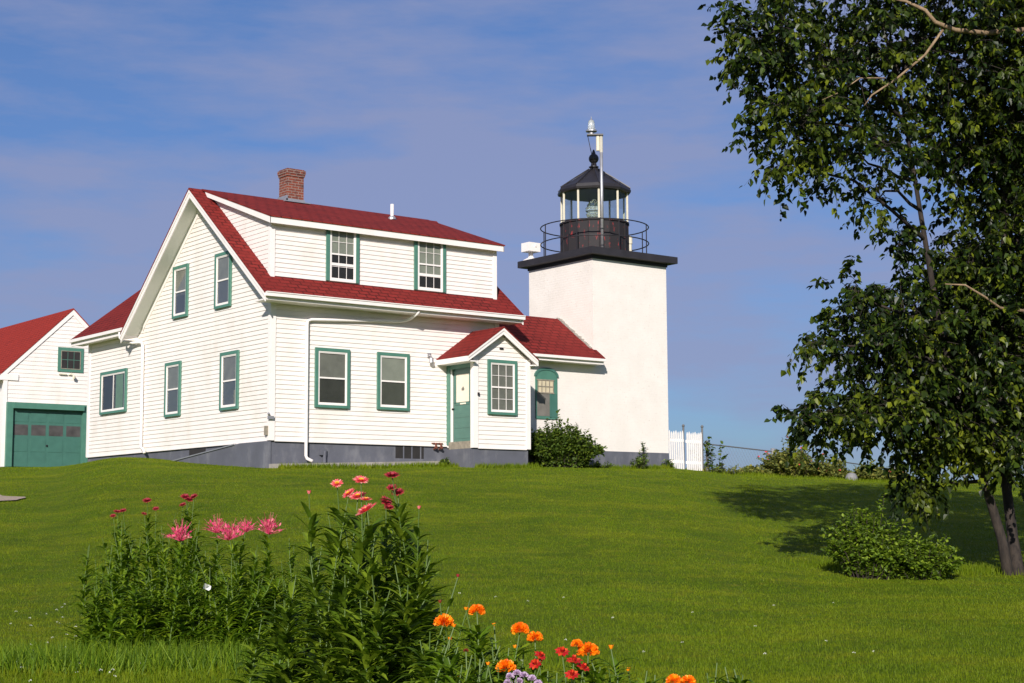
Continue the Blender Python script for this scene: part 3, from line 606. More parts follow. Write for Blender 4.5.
# ------------------------------------------------------------------ LIGHTHOUSE
tw = empty('lighthouse', (12, 1.5, -.4), 'square whitewashed brick light tower with black lantern room, right of the house', 'lighthouse')
TX0, TX1, TY0, TY1 = 10.53, 13.44, 0.0, 2.98
mb = MB(); mb.box(TX0, TX1, TY0, TY1, .01, 5.66)
mb.build('tower_wall', 'whitewashed_brick', tw)
mb = MB(); mb.box(TX0+.01, TX1-.01, TY0-.012, TY1-.01, -1.6, .008); mb.build('foundation', 'grey_foundation', tw)
mb = MB(); mb.box(TX0-.24, TX1+.24, TY0-.26, TY1+.26, 5.70, 5.90); mb.box(TX0-.03, TX1+.03, TY0-.03, TY1+.03, 5.60, 5.70); mb.build('gallery_deck', 'slab_black', tw)
C = (11.93, 1.53); n8 = 10; R0 = 1.03; rot = -PI/2-YAW+math.radians(5)
mb = MB(); mb.lathe((C[0], C[1], 5.90), [(1.05, 0), (1.05, .05), (R0, .06), (R0, 1.03), (R0+.04, 1.04), (R0+.04, 1.09)], 20, rot=rot)
for k in range(20):
    w = 2*PI*k/20+rot; mb.tube([(C[0]+1.005*R0*math.cos(w), C[1]+1.005*R0*math.sin(w), 5.9), (C[0]+1.005*R0*math.cos(w), C[1]+1.005*R0*math.sin(w), 6.93)], .016, 6)
dr_ = mb.build('lantern_drum', 'flaking_black_paint', tw)
Gz0, Gz1 = 6.99, 7.90
mb = MB()
for k in range(10):
    w = 2*PI*k/10+rot; w2 = 2*PI*(k+1)/10+rot
    a = (C[0]+R0*.97*math.cos(w), C[1]+R0*.97*math.sin(w)); b2 = (C[0]+R0*.97*math.cos(w2), C[1]+R0*.97*math.sin(w2))
    mb.quad((*a, Gz0), (*b2, Gz0), (*b2, Gz1), (*a, Gz1))
mb.build('lantern_glass', 'lantern_glass', tw)
mb = MB(); mb.lathe((C[0], C[1], 0), [(.96, 7.90), (.5, 7.99), (.1, 8.02)], 10, rot=rot); mb.build('lantern_ceiling', 'wire_grey', tw)
for k in range(10):
    w = 2*PI*k/10+rot; mb = MB(); a = (C[0]+R0*.985*math.cos(w), C[1]+R0*.985*math.sin(w)); mb.tube([(*a, Gz0-.02), (*a, Gz1+.02)], .034, 6); mb.build('mullion', 'cream_metal', tw)
mb = MB(); mb.lathe((C[0], C[1], 0), [(1.0, 7.88), (1.12, 7.90), (1.14, 7.96), (1.10, 8.06), (.62, 8.35), (.16, 8.66), (.10, 8.72), (.10, 8.78)], 10, rot=rot)
for k in range(10):
    w = 2*PI*k/10+rot; mb.tube([(C[0]+r*math.cos(w), C[1]+r*math.sin(w), z) for r, z in ((1.12, 8.05), (.62, 8.39), (.16, 8.69))], .02, 5)
mb.build('lantern_roof', 'black_iron', tw)
mb = MB(); mb.lathe((C[0], C[1], 8.72), [(.12, 0), (.16, .04), (.09, .08), (.08, .16)], 16)
prof = [(.155*math.sin(t), .30-.155*math.cos(t)) for t in np.linspace(.5, PI-.4, 9)]; mb.lathe((C[0], C[1], 8.72), prof+[(.05, .50), (.02, .58)], 16); mb.build('ventilator_ball', 'black_iron', tw, True)
# lens
mb = MB(); mb.lathe((C[0]-.02, C[1], 7.05), [(.10, 0), (.10, .1), (.2, .14), (.24, .24), (.2, .28), (.25, .33), (.25, .43), (.2, .47), (.21, .52), (.13, .62), (.06, .70)], 20); mb.build('lens', 'lens_glass', tw, False)
mb = MB(); mb.lathe((C[0], C[1], 6.1), [(.08, 0), (.08, .9), (.2, .95), (.2, .98)], 12); mb.build('lens_pedestal', 'cream_metal', tw)
# railing
rl = MB(); RR = 1.64
for z in (6.36, 6.86): rl.tube([(C[0]+RR*math.cos(w), C[1]+RR*math.sin(w), z) for w in np.linspace(0, 2*PI, 49)], .018, 6, cap=False)
ra = rl.build('railing', 'black_iron', tw)
for k in range(8):
    w = 2*PI*k/8+rot+.32; mb = MB(); a = (C[0]+RR*math.cos(w), C[1]+RR*math.sin(w)); mb.tube([(*a, 5.89), (*a, 6.87)], .018, 6); mb.build('post', 'black_iron', ra)
# mast in front of the lantern with its beacon
P0 = Vector((C[0], C[1], 0)) - Vector((RW[0, 2], RW[1, 2], 0)).normalized()*1.12 + Vector((HR[0], HR[1], 0))*.17
mb = MB(); mb.tube([(P0.x, P0.y, 5.9), (P0.x, P0.y, 9.46)], .048, 12); ms = mb.build('mast', 'galvanised', tw, True)
Lft = -Vector((HR[0], HR[1], 0)); q = P0+Lft*.13
mb = MB(); mb.tube([P0+Vector((0,0,8.95)), P0+Vector((0,0,9.46))], .05, 8); mb.tube([P0+Lft*.10+Vector((0, 0, 9.0)), P0+Lft*.10+Vector((0, 0, 9.44))], .055, 10); mb.build('mast_sleeve', 'cream_metal', ms)
mb = MB(); a = P0-Lft*.06; b2 = P0+Lft*.42; nn = Vector((HF[0], HF[1], 0))*.09
mb.prism([tuple(a-nn+Vector((0,0,9.46))), tuple(b2-nn+Vector((0,0,9.46))), tuple(b2+nn+Vector((0,0,9.46))), tuple(a+nn+Vector((0,0,9.46)))], (0, 0, .045)); mb.tube([P0+Lft*.40+Vector((0,0,9.46)), P0+Lft*.33+Vector((0,0,9.1)), (C[0]-.1, C[1]-.1, 8.9)], .012, 6)
mb.build('bracket', 'black_iron', ms)
bq = P0+Lft*.29
mb = MB(); mb.lathe((bq.x, bq.y, 9.505), [(.08, 0), (.08, .07), (.17, .08), (.17, .12), (.11, .13)], 16); be = mb.build('beacon_base', 'galvanised', ms)
mb = MB(); mb.lathe((bq.x, bq.y, 9.635), [(.095, 0), (.11, .05), (.10, .2), (.085, .27), (.05, .3)], 16); mb.build('beacon_lens', 'beacon_glass', ms, True)
mb = MB(); mb.lathe((bq.x, bq.y, 9.935), [(.05, 0), (.02, .04), (.006, .12)], 8)
for k in range(4):
    w = PI/4+k*PI/2; mb.tube([(bq.x+.115*math.cos(w), bq.y+.115*math.sin(w), 9.63), (bq.x+.06*math.cos(w), bq.y+.06*math.sin(w), 9.94)], .007, 4)
mb.build('beacon_cage', 'galvanised', ms)
# white equipment box on the far-left deck corner, cream cylinder on the right
qb = Vector(dep(529.5, 258, 49.6)); bx_, by_ = 10.50, 2.85
mb = MB(); mb.lathe((bx_, by_, 5.90), [(.26, 0), (.20, .04), (.08, .10), (.06, .14)], 4, rot=PI/4); mb.box(bx_-.05, bx_+.05, by_-.05, by_+.05, 6.0, 6.17)
sb = mb.build('signal_stand', 'white_trim', tw)
mb = MB(); mb.box(bx_-.24, bx_+.20, by_-.22, by_+.16, 6.16, 6.43); mb.box(bx_-.02, bx_+.04, by_-.24, by_-.22, 6.30, 6.38); mb.build('signal_box', 'white_trim', tw)
hc = Vector((C[0], C[1], 0))+Vector((HR[0], HR[1], 0))*1.08+Vector((HF[0], HF[1], 0))*.25
mb = MB(); mb.lathe((hc.x, hc.y, 5.9), [(.07, 0), (.07, .5), (.09, .52), (.09, .72), (.05, .76)], 12); mb.build('vent_cowl', 'cream_metal', tw)

# ------------------------------------------------------------------ GARAGE
ga = empty('garage', (3.46, 24, 0), 'small white clapboard garage with red roof and wide green door at far left', 'garage')
GX0, GX1, GY, GR = .98, 5.94, 21.0, 5.88; gr = lambda x: GR-abs(x-3.46)*.96
mb = MB(); mb.prism([(GX0, GY+.0, -.6), (GX1, GY, -.6), (GX1, GY, gr(GX1)-.15), (3.46, GY, GR-.15), (GX0, GY, gr(GX0)-.15)], (0, 9, 0)); mb.build('inner_wall', 'white_trim', ga)
BG = Basis((0, GY, 0), (1, 0, 0), (0, -1, 0))
mb = MB(); glo = lambda z: GX0 if z < gr(GX0)-.15 else 3.46-(GR-.15-z)/.96; ghi = lambda z: GX1 if z < gr(GX1)-.15 else 3.46+(GR-.15-z)/.96
clap(mb, BG, -.05, GR-.2, glo, ghi, .15, .02); mb.build('wall', 'white_siding', ga)
mb = MB(); mb.box(GX0-.03, GX0+.12, GY-.04, GY, -.05, gr(GX0)-.2); mb.box(GX0-.32, GX0+.5, GY-.06, GY-.0, gr(GX0)-.38, gr(GX0)-.16)
mb.box(GX1-.12, GX1+.03, GY-.04, GY, -.05, gr(GX1)-.2); build_each(mb, 'corner_trim', 'white_trim', ga)
mb = MB()
for xe in (GX0-.35, GX1+.35):
    mb.prism([(3.46, GY-.07, GR), (xe, GY-.07, gr(xe)), (xe, GY-.07, gr(xe)-.04), (3.46, GY-.07, GR-.045)], (0, 9.5, 0))
mb.build('roof', 'orange_red_shingle', ga)
mb = MB()
for xe in (GX0-.33, GX1+.33):
    mb.prism([(3.46, GY-.05, GR-.046), (xe, GY-.05, gr(xe)-.042), (xe, GY-.05, gr(xe)-.24), (3.46, GY-.05, GR-.26)], (0, .025, 0))
    mb.prism([(3.46, GY-.02, GR-.046), (xe, GY-.02, gr(xe)-.042), (xe, GY-.02, gr(xe)-.12), (3.46, GY-.02, GR-.13)], (0, 9.4, 0))
mb.build('rake_boards', 'white_trim', ga)
mb = MB(); mb.obox(BG, 1.07, 1.29, 0, .16, -.05, 2.33); mb.obox(BG, 3.90, 4.10, 0, .16, -.05, 2.33); mb.obox(BG, 1.29, 3.90, 0, .26, 2.12, 2.33)
mb.build('door_casing', 'green_trim', ga)
mb = MB(); mb.obox(BG, 1.29, 3.90, .005, .03, -.05, 2.12)
W4 = 2.61/4
for r0, r1 in ((.06, .56), (.60, 1.08), (1.66, 2.08)):
    for k in range(4): mb.obox(BG, 1.29+W4*k+.05, 1.29+W4*(k+1)-.05, .03, .040, r0, r1)
gd = mb.build('garage_door', 'green_door', ga)
for k in range(4):
    mb = MB(); mb.obox(BG, 1.29+W4*k+.07, 1.29+W4*(k+1)-.05, .03, .034, 1.18, 1.56); mb.build('pane', 'garage_glass', gd)
mb = MB(); mb.obox(BG, 2.57, 2.62, .03, .07, .80, .86); mb.build('handle', 'black_iron', gd)
mb = MB(); mb.obox(BG, 2.93, 3.90, 0, .05, 3.53, 4.42); w_ = mb.build('window', 'green_trim', ga)
mb = MB()
for k in range(3):
    for j in range(2): mb.obox(BG, 3.07+.235*k, 3.07+.235*k+.215, .05, .054, 3.66+j*.325, 3.66+j*.325+.305)
mb.build('pane', 'dark_inside', w_)
mb = MB(); mb.obox(BG, 3.04, 3.79, .05, .062, 3.63, 3.655); mb.obox(BG, 3.04, 3.79, .05, .062, 4.275, 4.30); mb.obox(BG, 3.04, 3.065, .05, .062, 3.655, 4.275); mb.obox(BG, 3.765, 3.79, .05, .062, 3.655, 4.275); mb.build('sash', 'weathered_wood', w_)
mb = MB(); mb.obox(BG, 2.98, 3.26, .03, .10, 3.42, 3.46); mb.tube([BG.P(3.35, .03, 3.42), BG.P(3.42, .12, 3.46), BG.P(3.50, .15, 3.40)], .03, 6); mb.lathe(BG.P(3.50, .16, 3.28), [(.05, 0), (.06, .08), (.02, .13)], 8); mb.build('light_fitting', 'cream_metal', ga)

# ------------------------------------------------------------------ picket gates and wire fence
def picket(x0, x1, y, z0, name, label, tilt=0):
    e = empty(name, ((x0+x1)/2, y, z0), label, 'gate', 'white picket gates')
    mb = MB(); n = 8
    for k in range(n):
        x = x0+(x1-x0)*(k+.5)/n; h = 1.18+.02*math.sin(k*2.1); s = .026; dx = tilt*h
        mb.prism([(x-s, y, z0+.02), (x+s, y, z0+.02), (x+s+dx, y, z0+h-.07), (x+dx, y, z0+h), (x-s+dx, y, z0+h-.07)], (0, .02, 0))
    mb.build('pickets', 'picket_white', e)
    for zz in (.22, .86):
        mb = MB(); mb.box(x0, x1, y+.02, y+.05, z0+zz, z0+zz+.08); mb.build('rail', 'picket_white', e)
    return e
PG = .3; zg = gz(14.3, PG)
picket(13.66, 14.37, PG, zg+.0, 'picket_gate', 'white picket gate leaf hinged beside the tower wall', -.02)
picket(14.46, 15.12, PG, zg-.02, 'picket_gate', 'white picket gate leaf farther from the tower, next to the sapling')
g_ = 'gate posts'
for x, lb, mt in ((13.55, 'short rusty post against the tower corner', 'rust_iron'), (14.41, 'thin grey gate post between the two white gate leaves', 'wire_grey'), (15.2, 'thin grey gate post at the right end of the picket gates', 'wire_grey')):
    mb = MB(); mb.tube([(x, PG+.08, zg-.3), (x, PG+.08, zg+(1.15 if mt == 'rust_iron' else 1.34))], .03, 8)
    if mt != 'rust_iron': mb.lathe((x, PG+.08, zg+1.32), [(.03, 0), (.05, .03), (.02, .08)], 8)
    tag(mb.build('gate_post', mt, origin=(x, PG, zg)), lb, 'post', g_)
# wire fence beyond the crest: rail height given by a few sample posts on falling ground
fe = empty('wire_fence', tuple(onground(773, 52)), 'grey wire mesh fence with thin posts running down behind the hill crest', 'fence')
tops = [(707, 444, 50), (773, 451.5, 52), (840, 461.5, 55), (895, 469.5, 58), (964, 471, 60)]
pts = [Vector(dep(*t)) for t in tops]
mb = MB(); mb.tube(pts[:4], .02, 6); mb.build('top_rail', 'wire_grey', fe)
for i, t in enumerate(pts):
    mb = MB(); b_ = gz(t.x, t.y)-.8; mb.tube([(t.x, t.y, b_), (t.x, t.y, t.z+(.1 if i != 4 else .3))], .045 if i != 1 else .07, 8); mb.build('post', 'galvanised' if i == 1 else 'wire_grey', fe)
mb = MB()
for i in range(3):
    a, b2 = pts[i], pts[i+1]; n = 22; H = 1.5
    for k in range(-8, n+1):
        for sg in (1, -1):
            t0 = k/n; t1 = (k+8)/n; s0, s1 = (0, 1)
            if t0 < 0: s0 = -t0/(t1-t0); t0 = 0
            if t1 > 1: s1 = 1-(t1-1)/(8/n) if (t1-1) < 8/n else 0; t1 = 1
            if s1 <= s0: continue
            za, zb_ = (s0, s1) if sg > 0 else (1-s0, 1-s1)
            p = a.lerp(b2, t0)-Vector((0, 0, H*za)); q = a.lerp(b2, t1)-Vector((0, 0, H*zb_)); mb.tube([p, q], .0018, 3, cap=False)
mb.build('wire_mesh', 'wire_grey', fe)
mp_ = onground(852, 50.5)
mb = MB(); mb.lathe((mp_.x, mp_.y, mp_.z-.1), [(.20, 0), (.19, .25), (.14, .36), (.05, .40)], 12); tag(mb.build('stone_marker', 'stone_marker', origin=mp_), 'small pale grey boundary stone on the hill crest in front of the fence', 'stone')

# ------------------------------------------------------------------ foliage tools
def rv(): 
    v = Vector(rng.normal(size=3)); return v.normalized()
def leaf(mb, p, d, up, L_, w, fold=.25, mi=0, droop=.0, heart=False):
    d = d.normalized(); s = d.cross(up); s = s.normalized() if s.length > 1e-4 else d.orthogonal().normalized(); n = s.cross(d)
    a, b_ = (.30, .62) if heart else (.33, .68); wa, wb = (1, .72) if heart else (.85, .7)
    m1 = p+d*L_*a-n*w*fold*.0; tip = p+d*L_-Vector((0, 0, droop*L_))
    e = n*w*fold
    mb.add([p, p+d*L_*a+s*w*wa+e, p+d*L_*b_+s*w*wb+e-Vector((0, 0, droop*L_*.4)), tip, p+d*L_*b_-s*w*wb+e-Vector((0, 0, droop*L_*.4)), p+d*L_*a-s*w*wa+e],
           [(0, 1, 2, 3), (0, 3, 4, 5)], mi)
def strap(mb, p, d, L_, w, bend, seg=4, mi=0, fold=.3):
    """long arching blade with a folded midrib"""
    d = d.normalized(); s = d.cross(Vector((0, 0, 1))); s = s.normalized() if s.length > 1e-3 else Vector((1, 0, 0)); vs = []; c = Vector(p); dd = d.copy()
    for i in range(seg+1):
        t = i/seg; ww = w*(math.sin(PI*min(1, .18+t*.82))**.8 if t < 1 else 0)+.0008; n = s.cross(dd)
        vs += [c-s*ww+n*ww*fold, c.copy(), c+s*ww+n*ww*fold]; c = c+dd*L_/seg; dd = (dd-Vector((0, 0, bend/seg))).normalized()
    fs = []
    for i in range(seg): k = i*3; fs += [(k, k+1, k+4, k+3), (k+1, k+2, k+5, k+4)]
    mb.add(vs, fs, mi)

# ------------------------------------------------------------------ THE BIG TREE (right)
td = 24.0; tbase = onground(1008, td)
tree = empty('broadleaf_tree', tuple(tbase), 'large dark broad-leaved tree with twin trunks overhanging the lawn at right', 'tree')
lobes = [ # px, py, depth, rx, ry(depth), rz, density
 (772, 38, 23.3, .80, 1.0, .80, 1), (830, 60, 23.8, 1.35, 1.6, 1.15, 1), (930, 55, 24.5, 1.6, 2.0, 1.4, 1), (1010, 60, 25, 1.4, 2.0, 1.7, 1), (800, 112, 23, .85, 1.1, .62, .9), (855, 150, 23.5, 1.05, 1.3, .58, .95),
 (878, 200, 23.8, .35, .6, .35, .5), (900, 240, 24, .30, .5, .40, .5), (965, 150, 24.6, .8, 1.4, .7, 1), (1005, 215, 25, .95, 1.7, 1.3, 1.2), (968, 262, 24.6, .6, 1.1, .45, .9),
 (785, 165, 23, .40, .5, .25, .7), (755, 55, 23, .40, .5, .35, .7),
 (905, 318, 24, 1.0, 1.4, .62, 1), (852, 300, 23.6, .55, .7, .45, .55), (820, 345, 23.3, .50, .6, .22, .45), (885, 375, 24, .85, 1.2, .45, .9), (980, 330, 25, 1.25, 1.9, 1.3, 1.2), (870, 345, 23.8, .7, 1, .4, .7),
 (862, 408, 23.6, 1.05, 1.3, .42, 1.2), (935, 412, 24.2, 1.2, 1.6, .52, 1.3), (1010, 412, 25, 1.1, 1.8, .70, 1.2), (815, 418, 23.2, .40, .6, .30, .9), (950, 446, 23.8, .7, .9, .15, .8),
 (917, 480, 23.6, .26, .35, .42, 1.2), (1010, 460, 24.5, .6, 1.2, .22, .8), (960, 380, 24.5, 1.0, 1.5, .7, 1),
 (985, 447, 23.5, .75, .5, .28, 1.2), (1020, 380, 25.8, 1.0, 1.2, 1.0, .8), (1000, 290, 26, 1.1, 1.2, 1.1, .8), (1015, 150, 26, 1.0, 1.2, 1.2, .8), (930, 300, 24.8, .9, 1.2, .55, .7),
 (1100, 60, 25.5, 1.8, 2.2, 1.7, .9), (1110, 210, 26, 1.8, 2.2, 1.6, .9), (1110, 350, 26, 1.8, 2.2, 1.3, .9), (1180, 150, 26, 1.6, 2, 1.8, .7), (1180, 320, 26, 1.5, 2, 1.4, .7),
 (850, -50, 24, 1.5, 1.8, 1.0, .8), (960, -70, 24.6, 1.8, 2.2, 1.2, .8), (1060, -60, 25, 1.8, 2.2, 1.3, .8), (1010, -150, 25, 1.5, 1.8, .9, .7)]
rW, uW, fW = Vector(RW[:, 0]), Vector((0, 0, 1)), Vector((HF[0], HF[1], 0))
# trunks: twin stems that lean apart
A = [tbase+Vector((0, 0, -.25)), depV(1002, 540, 24.0), depV(990, 500, 23.9), depV(978, 462, 23.9), depV(958, 400, 24.0), depV(935, 300, 24.1), depV(915, 180, 24.2), depV(895, 60, 24.2)]
B_ = [tbase+rW*.14+Vector((0, 0, -.25)), depV(1013, 540, 24.3), depV(1008, 500, 24.6), depV(1003, 462, 24.8), depV(1000, 380, 24.9), depV(1004, 250, 25.0), depV(1012, 120, 25.0), depV(1010, -40, 25.0)]
mb = MB(); mb.tube(A, [.095, .072, .066, .06, .054, .045, .032, .02], 10); mb.build('trunk', 'tree_bark', tree, True)
mb = MB(); mb.tube(B_, [.11, .082, .075, .07, .066, .058, .045, .025], 10); mb.build('trunk', 'tree_bark', tree, True)
Cc = [tbase+rW*-.05+fW*.12+Vector((0, 0, -.2)), depV(992, 530, 24.6), depV(975, 480, 25.0), depV(968, 440, 25.2)]
mb = MB(); mb.tube([tbase+rW*.5+Vector((0, 0, -.2)), depV(1040, 540, 24.4), depV(1042, 470, 24.9), depV(1050, 300, 25.4), depV(1080, 120, 25.6)], [.11, .08, .07, .05, .03], 8); mb.build('trunk', 'tree_bark', tree, True)
def clip_near(pt, stems):
    best = None
    for st in stems:
        for i in range(len(st)-1):
            for t in (0, .25, .5, .75):
                q = st[i].lerp(st[i+1], t)
                if q.z > pt.z+.2: continue
                dd = (q-pt).length + .4*abs((pt.z-q.z)-.9)
                if best is None or dd < best[0]: best = (dd, q)
    return best[1] if best else stems[0][3]
brm = MB(); tw_ = MB(); lf = MB()
for px, py, dp, rx, ry, rz, dens in lobes:
    rx *= .90; rz *= .88; dens *= (1.3 if py < 140 or py > 240 and px > 1000 else 1.15 if py < 240 else 1.6)*(1.25 if px > 930 else 1)
    c = depV(px, py, dp); s = clip_near(c, (A, B_)); mid = s.lerp(c, .5)+Vector((0, 0, .25*(c-s).length*.3))+rv()*.15
    if (c-s).length > .4: brm.tube([s, s.lerp(mid, .5)+rv()*.05, mid, mid.lerp(c, .55)+rv()*.08, c], [.032, .027, .022, .016, .009], 6)
    n = int(125*rx*rz*dens+12*dens)
    for k in range(n):
        v = rv(); r = rng.random()**.45; o_ = rW*(v.x*rx*r)+fW*(v.y*ry*r)+uW*(v.z*rz*r); p = c+o_
        out = (o_+rv()*.35+Vector((0, 0, -.05))).normalized(); ln = .26+.28*rng.random()
        q1 = p+out*ln*.5; q2 = p+out*ln-Vector((0, 0, .12+.1*rng.random()))
        if r > .3: (k % 3 == 0) and tw_.tube([c+o_*.25+rv()*.08, c+o_*.6+rv()*.14, p], [.007, .005, .004], 3, cap=False)
        tw_.tube([p, q1, q2], [.004, .003, .0015], 3, cap=False)
        m_ = int(12+9*rng.random())
        for j in range(m_):
            t = (j+.5)/m_; w = (p.lerp(q1, t*2) if t < .5 else q1.lerp(q2, t*2-1)); side = rv(); side.z = -abs(side.z)*.9-.25; side = (side+out*.35).normalized()
            nrm = (Vector((0, 0, 1))+rv()*.8).normalized(); L_ = .055+.075*rng.random()
            leaf(lf, w+side*.03, side, nrm, L_, L_*(.36+.1*rng.random()), .25, 0, .12, True)
# visible tan limbs
brp = MB()
brp.tube([depV(1075, 20, 24.8), depV(1024, 30, 23.9), depV(985, 33, 23.2), depV(955, 30, 22.9), depV(935, 22, 22.8), depV(925, 10, 22.8), depV(905, 1, 22.8), depV(870, -6, 22.8)], [.05, .042, .038, .034, .03, .026, .022, .014], 8)
brp.tube([depV(945, 27, 22.9), depV(925, 55, 22.8), depV(895, 80, 22.7), depV(872, 95, 22.7), depV(864, 106, 22.7)], [.022, .018, .016, .012, .006], 6)
brp.tube([depV(885, 78, 22.7), depV(860, 78, 22.6), depV(840, 92, 22.6), depV(822, 100, 22.6)], [.012, .010, .008, .004], 5)
brp.build('bare_limb', 'pale_bark', tree, True); brp = MB()
brp.tube([depV(1060, 330, 25.2), depV(1024, 311, 24), depV(1000, 308, 23.5), depV(985, 297, 23.2), depV(965, 285, 23.1), depV(945, 284, 23)], [.035, .026, .022, .018, .014, .006], 6)
brp.build('bare_limb', 'pale_bark', tree, True)
brm.build('branches', 'tree_bark', tree, True); cr = lf.build('crown', 'tree_leaf', tree); tw_.build('twigs', 'tree_bark', cr)

# ------------------------------------------------------------------ shrubs
def shrub(name, base, rad, h, nst, mat, label, cat, group=None, leafL=.05, leafs=26, spread=1.0, flowers=None, width=.32, flat=1.0):
    """many arching stems from the ground, leaves along each"""
    e = empty(name, tuple(base), label, cat, group); sm = MB(); lm = MB(); fm = MB()
    for k in range(nst):
        w = 2*PI*rng.random(); rr = rad*math.sqrt(rng.random()); rr_x = rr*math.cos(w); rr_d = rr*math.sin(w)*flat
        top = base+Vector((HR[0], HR[1], 0))*rr_x+fW*rr_d; hh = h*(1-.55*(rr/rad)**2)*(.62+.5*rng.random()**1.5)*(1.3 if rng.random() < .1 else 1); top = Vector((top.x, top.y, gz(top.x, top.y)+hh))
        b0 = base+(Vector((top.x, top.y, 0))-Vector((base.x, base.y, 0)))*.45; b0.z = gz(b0.x, b0.y)-.03
        mid = b0.lerp(top, .55)+Vector((0, 0, .12*h)); sm.tube([b0, mid, top], [.008, .006, .002], 3, cap=False)
        for j in range(leafs):
            t = .12+.88*(j+rng.random())/leafs; p = b0.lerp(mid, t/.55) if t < .55 else mid.lerp(top, (t-.55)/.45)
            d = rv(); d.z = d.z*.6+.25; d.normalize(); L_ = leafL*(.7+.6*rng.random()); leaf(lm, p+d*.02*rng.random(), d, (Vector((0, 0, 1))+rv()*.6), L_, L_*width, .2, 0, .1)
        if flowers and rng.random() < flowers[1]:
            for j in range(6):
                d = rv(); d.z = abs(d.z); leaf(fm, top+d*.01, d, rv(), .035*flowers[2], .018*flowers[2])
    sm.build('stems', 'tree_bark', e); lm.build('foliage', mat, e)
    if flowers and fm.f: fm.build('blossom', flowers[0], e)
    return e
b_ = Vector((8.75, -.75, 0)); b_.z = gz(b_.x, b_.y)
shrub('round_shrub', b_, 1.18, 1.22, 330, 'shrub_leaf', 'rounded dark green shrub against the wing wall below the arched window', 'shrub', leafL=.085, leafs=52, width=.40, flat=.62)
b_ = onground(866, 23.3); shrub('low_bush', b_, .66, .95, 260, 'low_bush_leaf', 'taller pale green bush on the lawn, left half of the clump near the tree', 'bush', 'low bushes on the lawn', leafL=.06, leafs=50, width=.36, flat=.8)
b_ = onground(920, 23.4); shrub('low_bush', b_, .62, .58, 190, 'low_bush_leaf', 'lower green bush on the lawn, right half of the clump near the trunk', 'bush', 'low bushes on the lawn', leafL=.06, leafs=46, width=.38, flat=.8)
far = [(790, 51.5, 1.0, .85, 'rose bush with pink blooms behind the pale fence post', .3), (824, 52, .75, .52, 'low rose bush with pink blooms left of the boundary stone', .25),
       (838, 53, .5, .62, 'thin pale bush right of the two rose bushes', 0), (872, 52.5, .7, .55, 'sparse pale bush just right of the boundary stone', 0), (893, 52, .6, .42, 'small yellowish bush at the right end of the fence-line bushes', .1), (755, 51, .6, .22, 'low yellowish weeds left of the pale fence post', 0)]
for px, d, r, h, lb, fl in far:
    b_ = onground(px, d); shrub('fence_bush', b_, r, h*1.3, int(110*r/.6), 'far_bush_leaf', lb, 'bush', 'bushes along the fence', leafL=.10, leafs=26, width=.45, flowers=('pink_petal', fl*.4, 1.4) if fl else None)
# sapling by the gate
b_ = onground(713, 50); shrub('sapling', b_, .75, 1.30, 9, 'shrub_leaf', 'thin leafy sapling growing just right of the picket gates', 'sapling', leafL=.13, leafs=20, width=.42)
b_ = onground(722, 50.3); shrub('weed_clump', b_, 1.1, .30, 60, 'far_bush_leaf', 'ragged weeds on the crest at the foot of the sapling', 'weeds', leafL=.12, leafs=10, width=.2)
for x, y, h, r, n_, lb in ((5.05, -.32, .24, .16, 26, 'small weed tuft at the foot of the foundation below the door'), (12.2, -.22, .95, .14, 8, 'tall thin weed against the tower foundation'), (12.0, -.25, .42, .35, 30, 'low leafy weeds at the foot of the tall thin weed by the tower'), (13.2, -.2, .30, .22, 16, 'low weeds at the tower corner beside the picket gate'), (10.2, -.45, .25, .5, 26, 'low weeds between the round shrub and the tower foundation')):
    shrub('wall_weed', Vector((x, y, gz(x, y))), r, h, n_, 'shrub_leaf', lb, 'weed', 'weeds along the walls', leafL=.07, leafs=14, width=.3)

# ------------------------------------------------------------------ flower garden
def bloom(mb, p, axis, r, mi=0, rings=3, n=14, cup=.5, w=.24):
    axis = axis.normalized(); a = axis.orthogonal().normalized(); c = axis.cross(a)
    for k in range(rings):
        tilt = cup+(1.1-cup)*(k/max(1, rings-1)); rr = r*(1-.22*k)
        for j in range(n):
            w_ = 2*PI*(j+.5*k)/n+rng.normal()*.08; rad = a*math.cos(w_)+c*math.sin(w_); d = rad*math.cos(tilt*1.2)+axis*math.sin(tilt*1.2); leaf(mb, p+rad*.004, d, axis, rr*(.9+.2*rng.random()), rr*w, .2, mi)
def pom(mb, p, r, mi=0, n=90, flat=.65):
    for k in range(n):
        d = rv(); d.z = abs(d.z)*1.0-.12; d.normalize(); q = p+Vector((d.x, d.y, d.z*flat))*r*.42
        leaf(mb, q, d+rv()*.25, rv(), r*.55, r*.24, .3, mi)
GF = 'flower garden plants'; LEAFK = 2.8
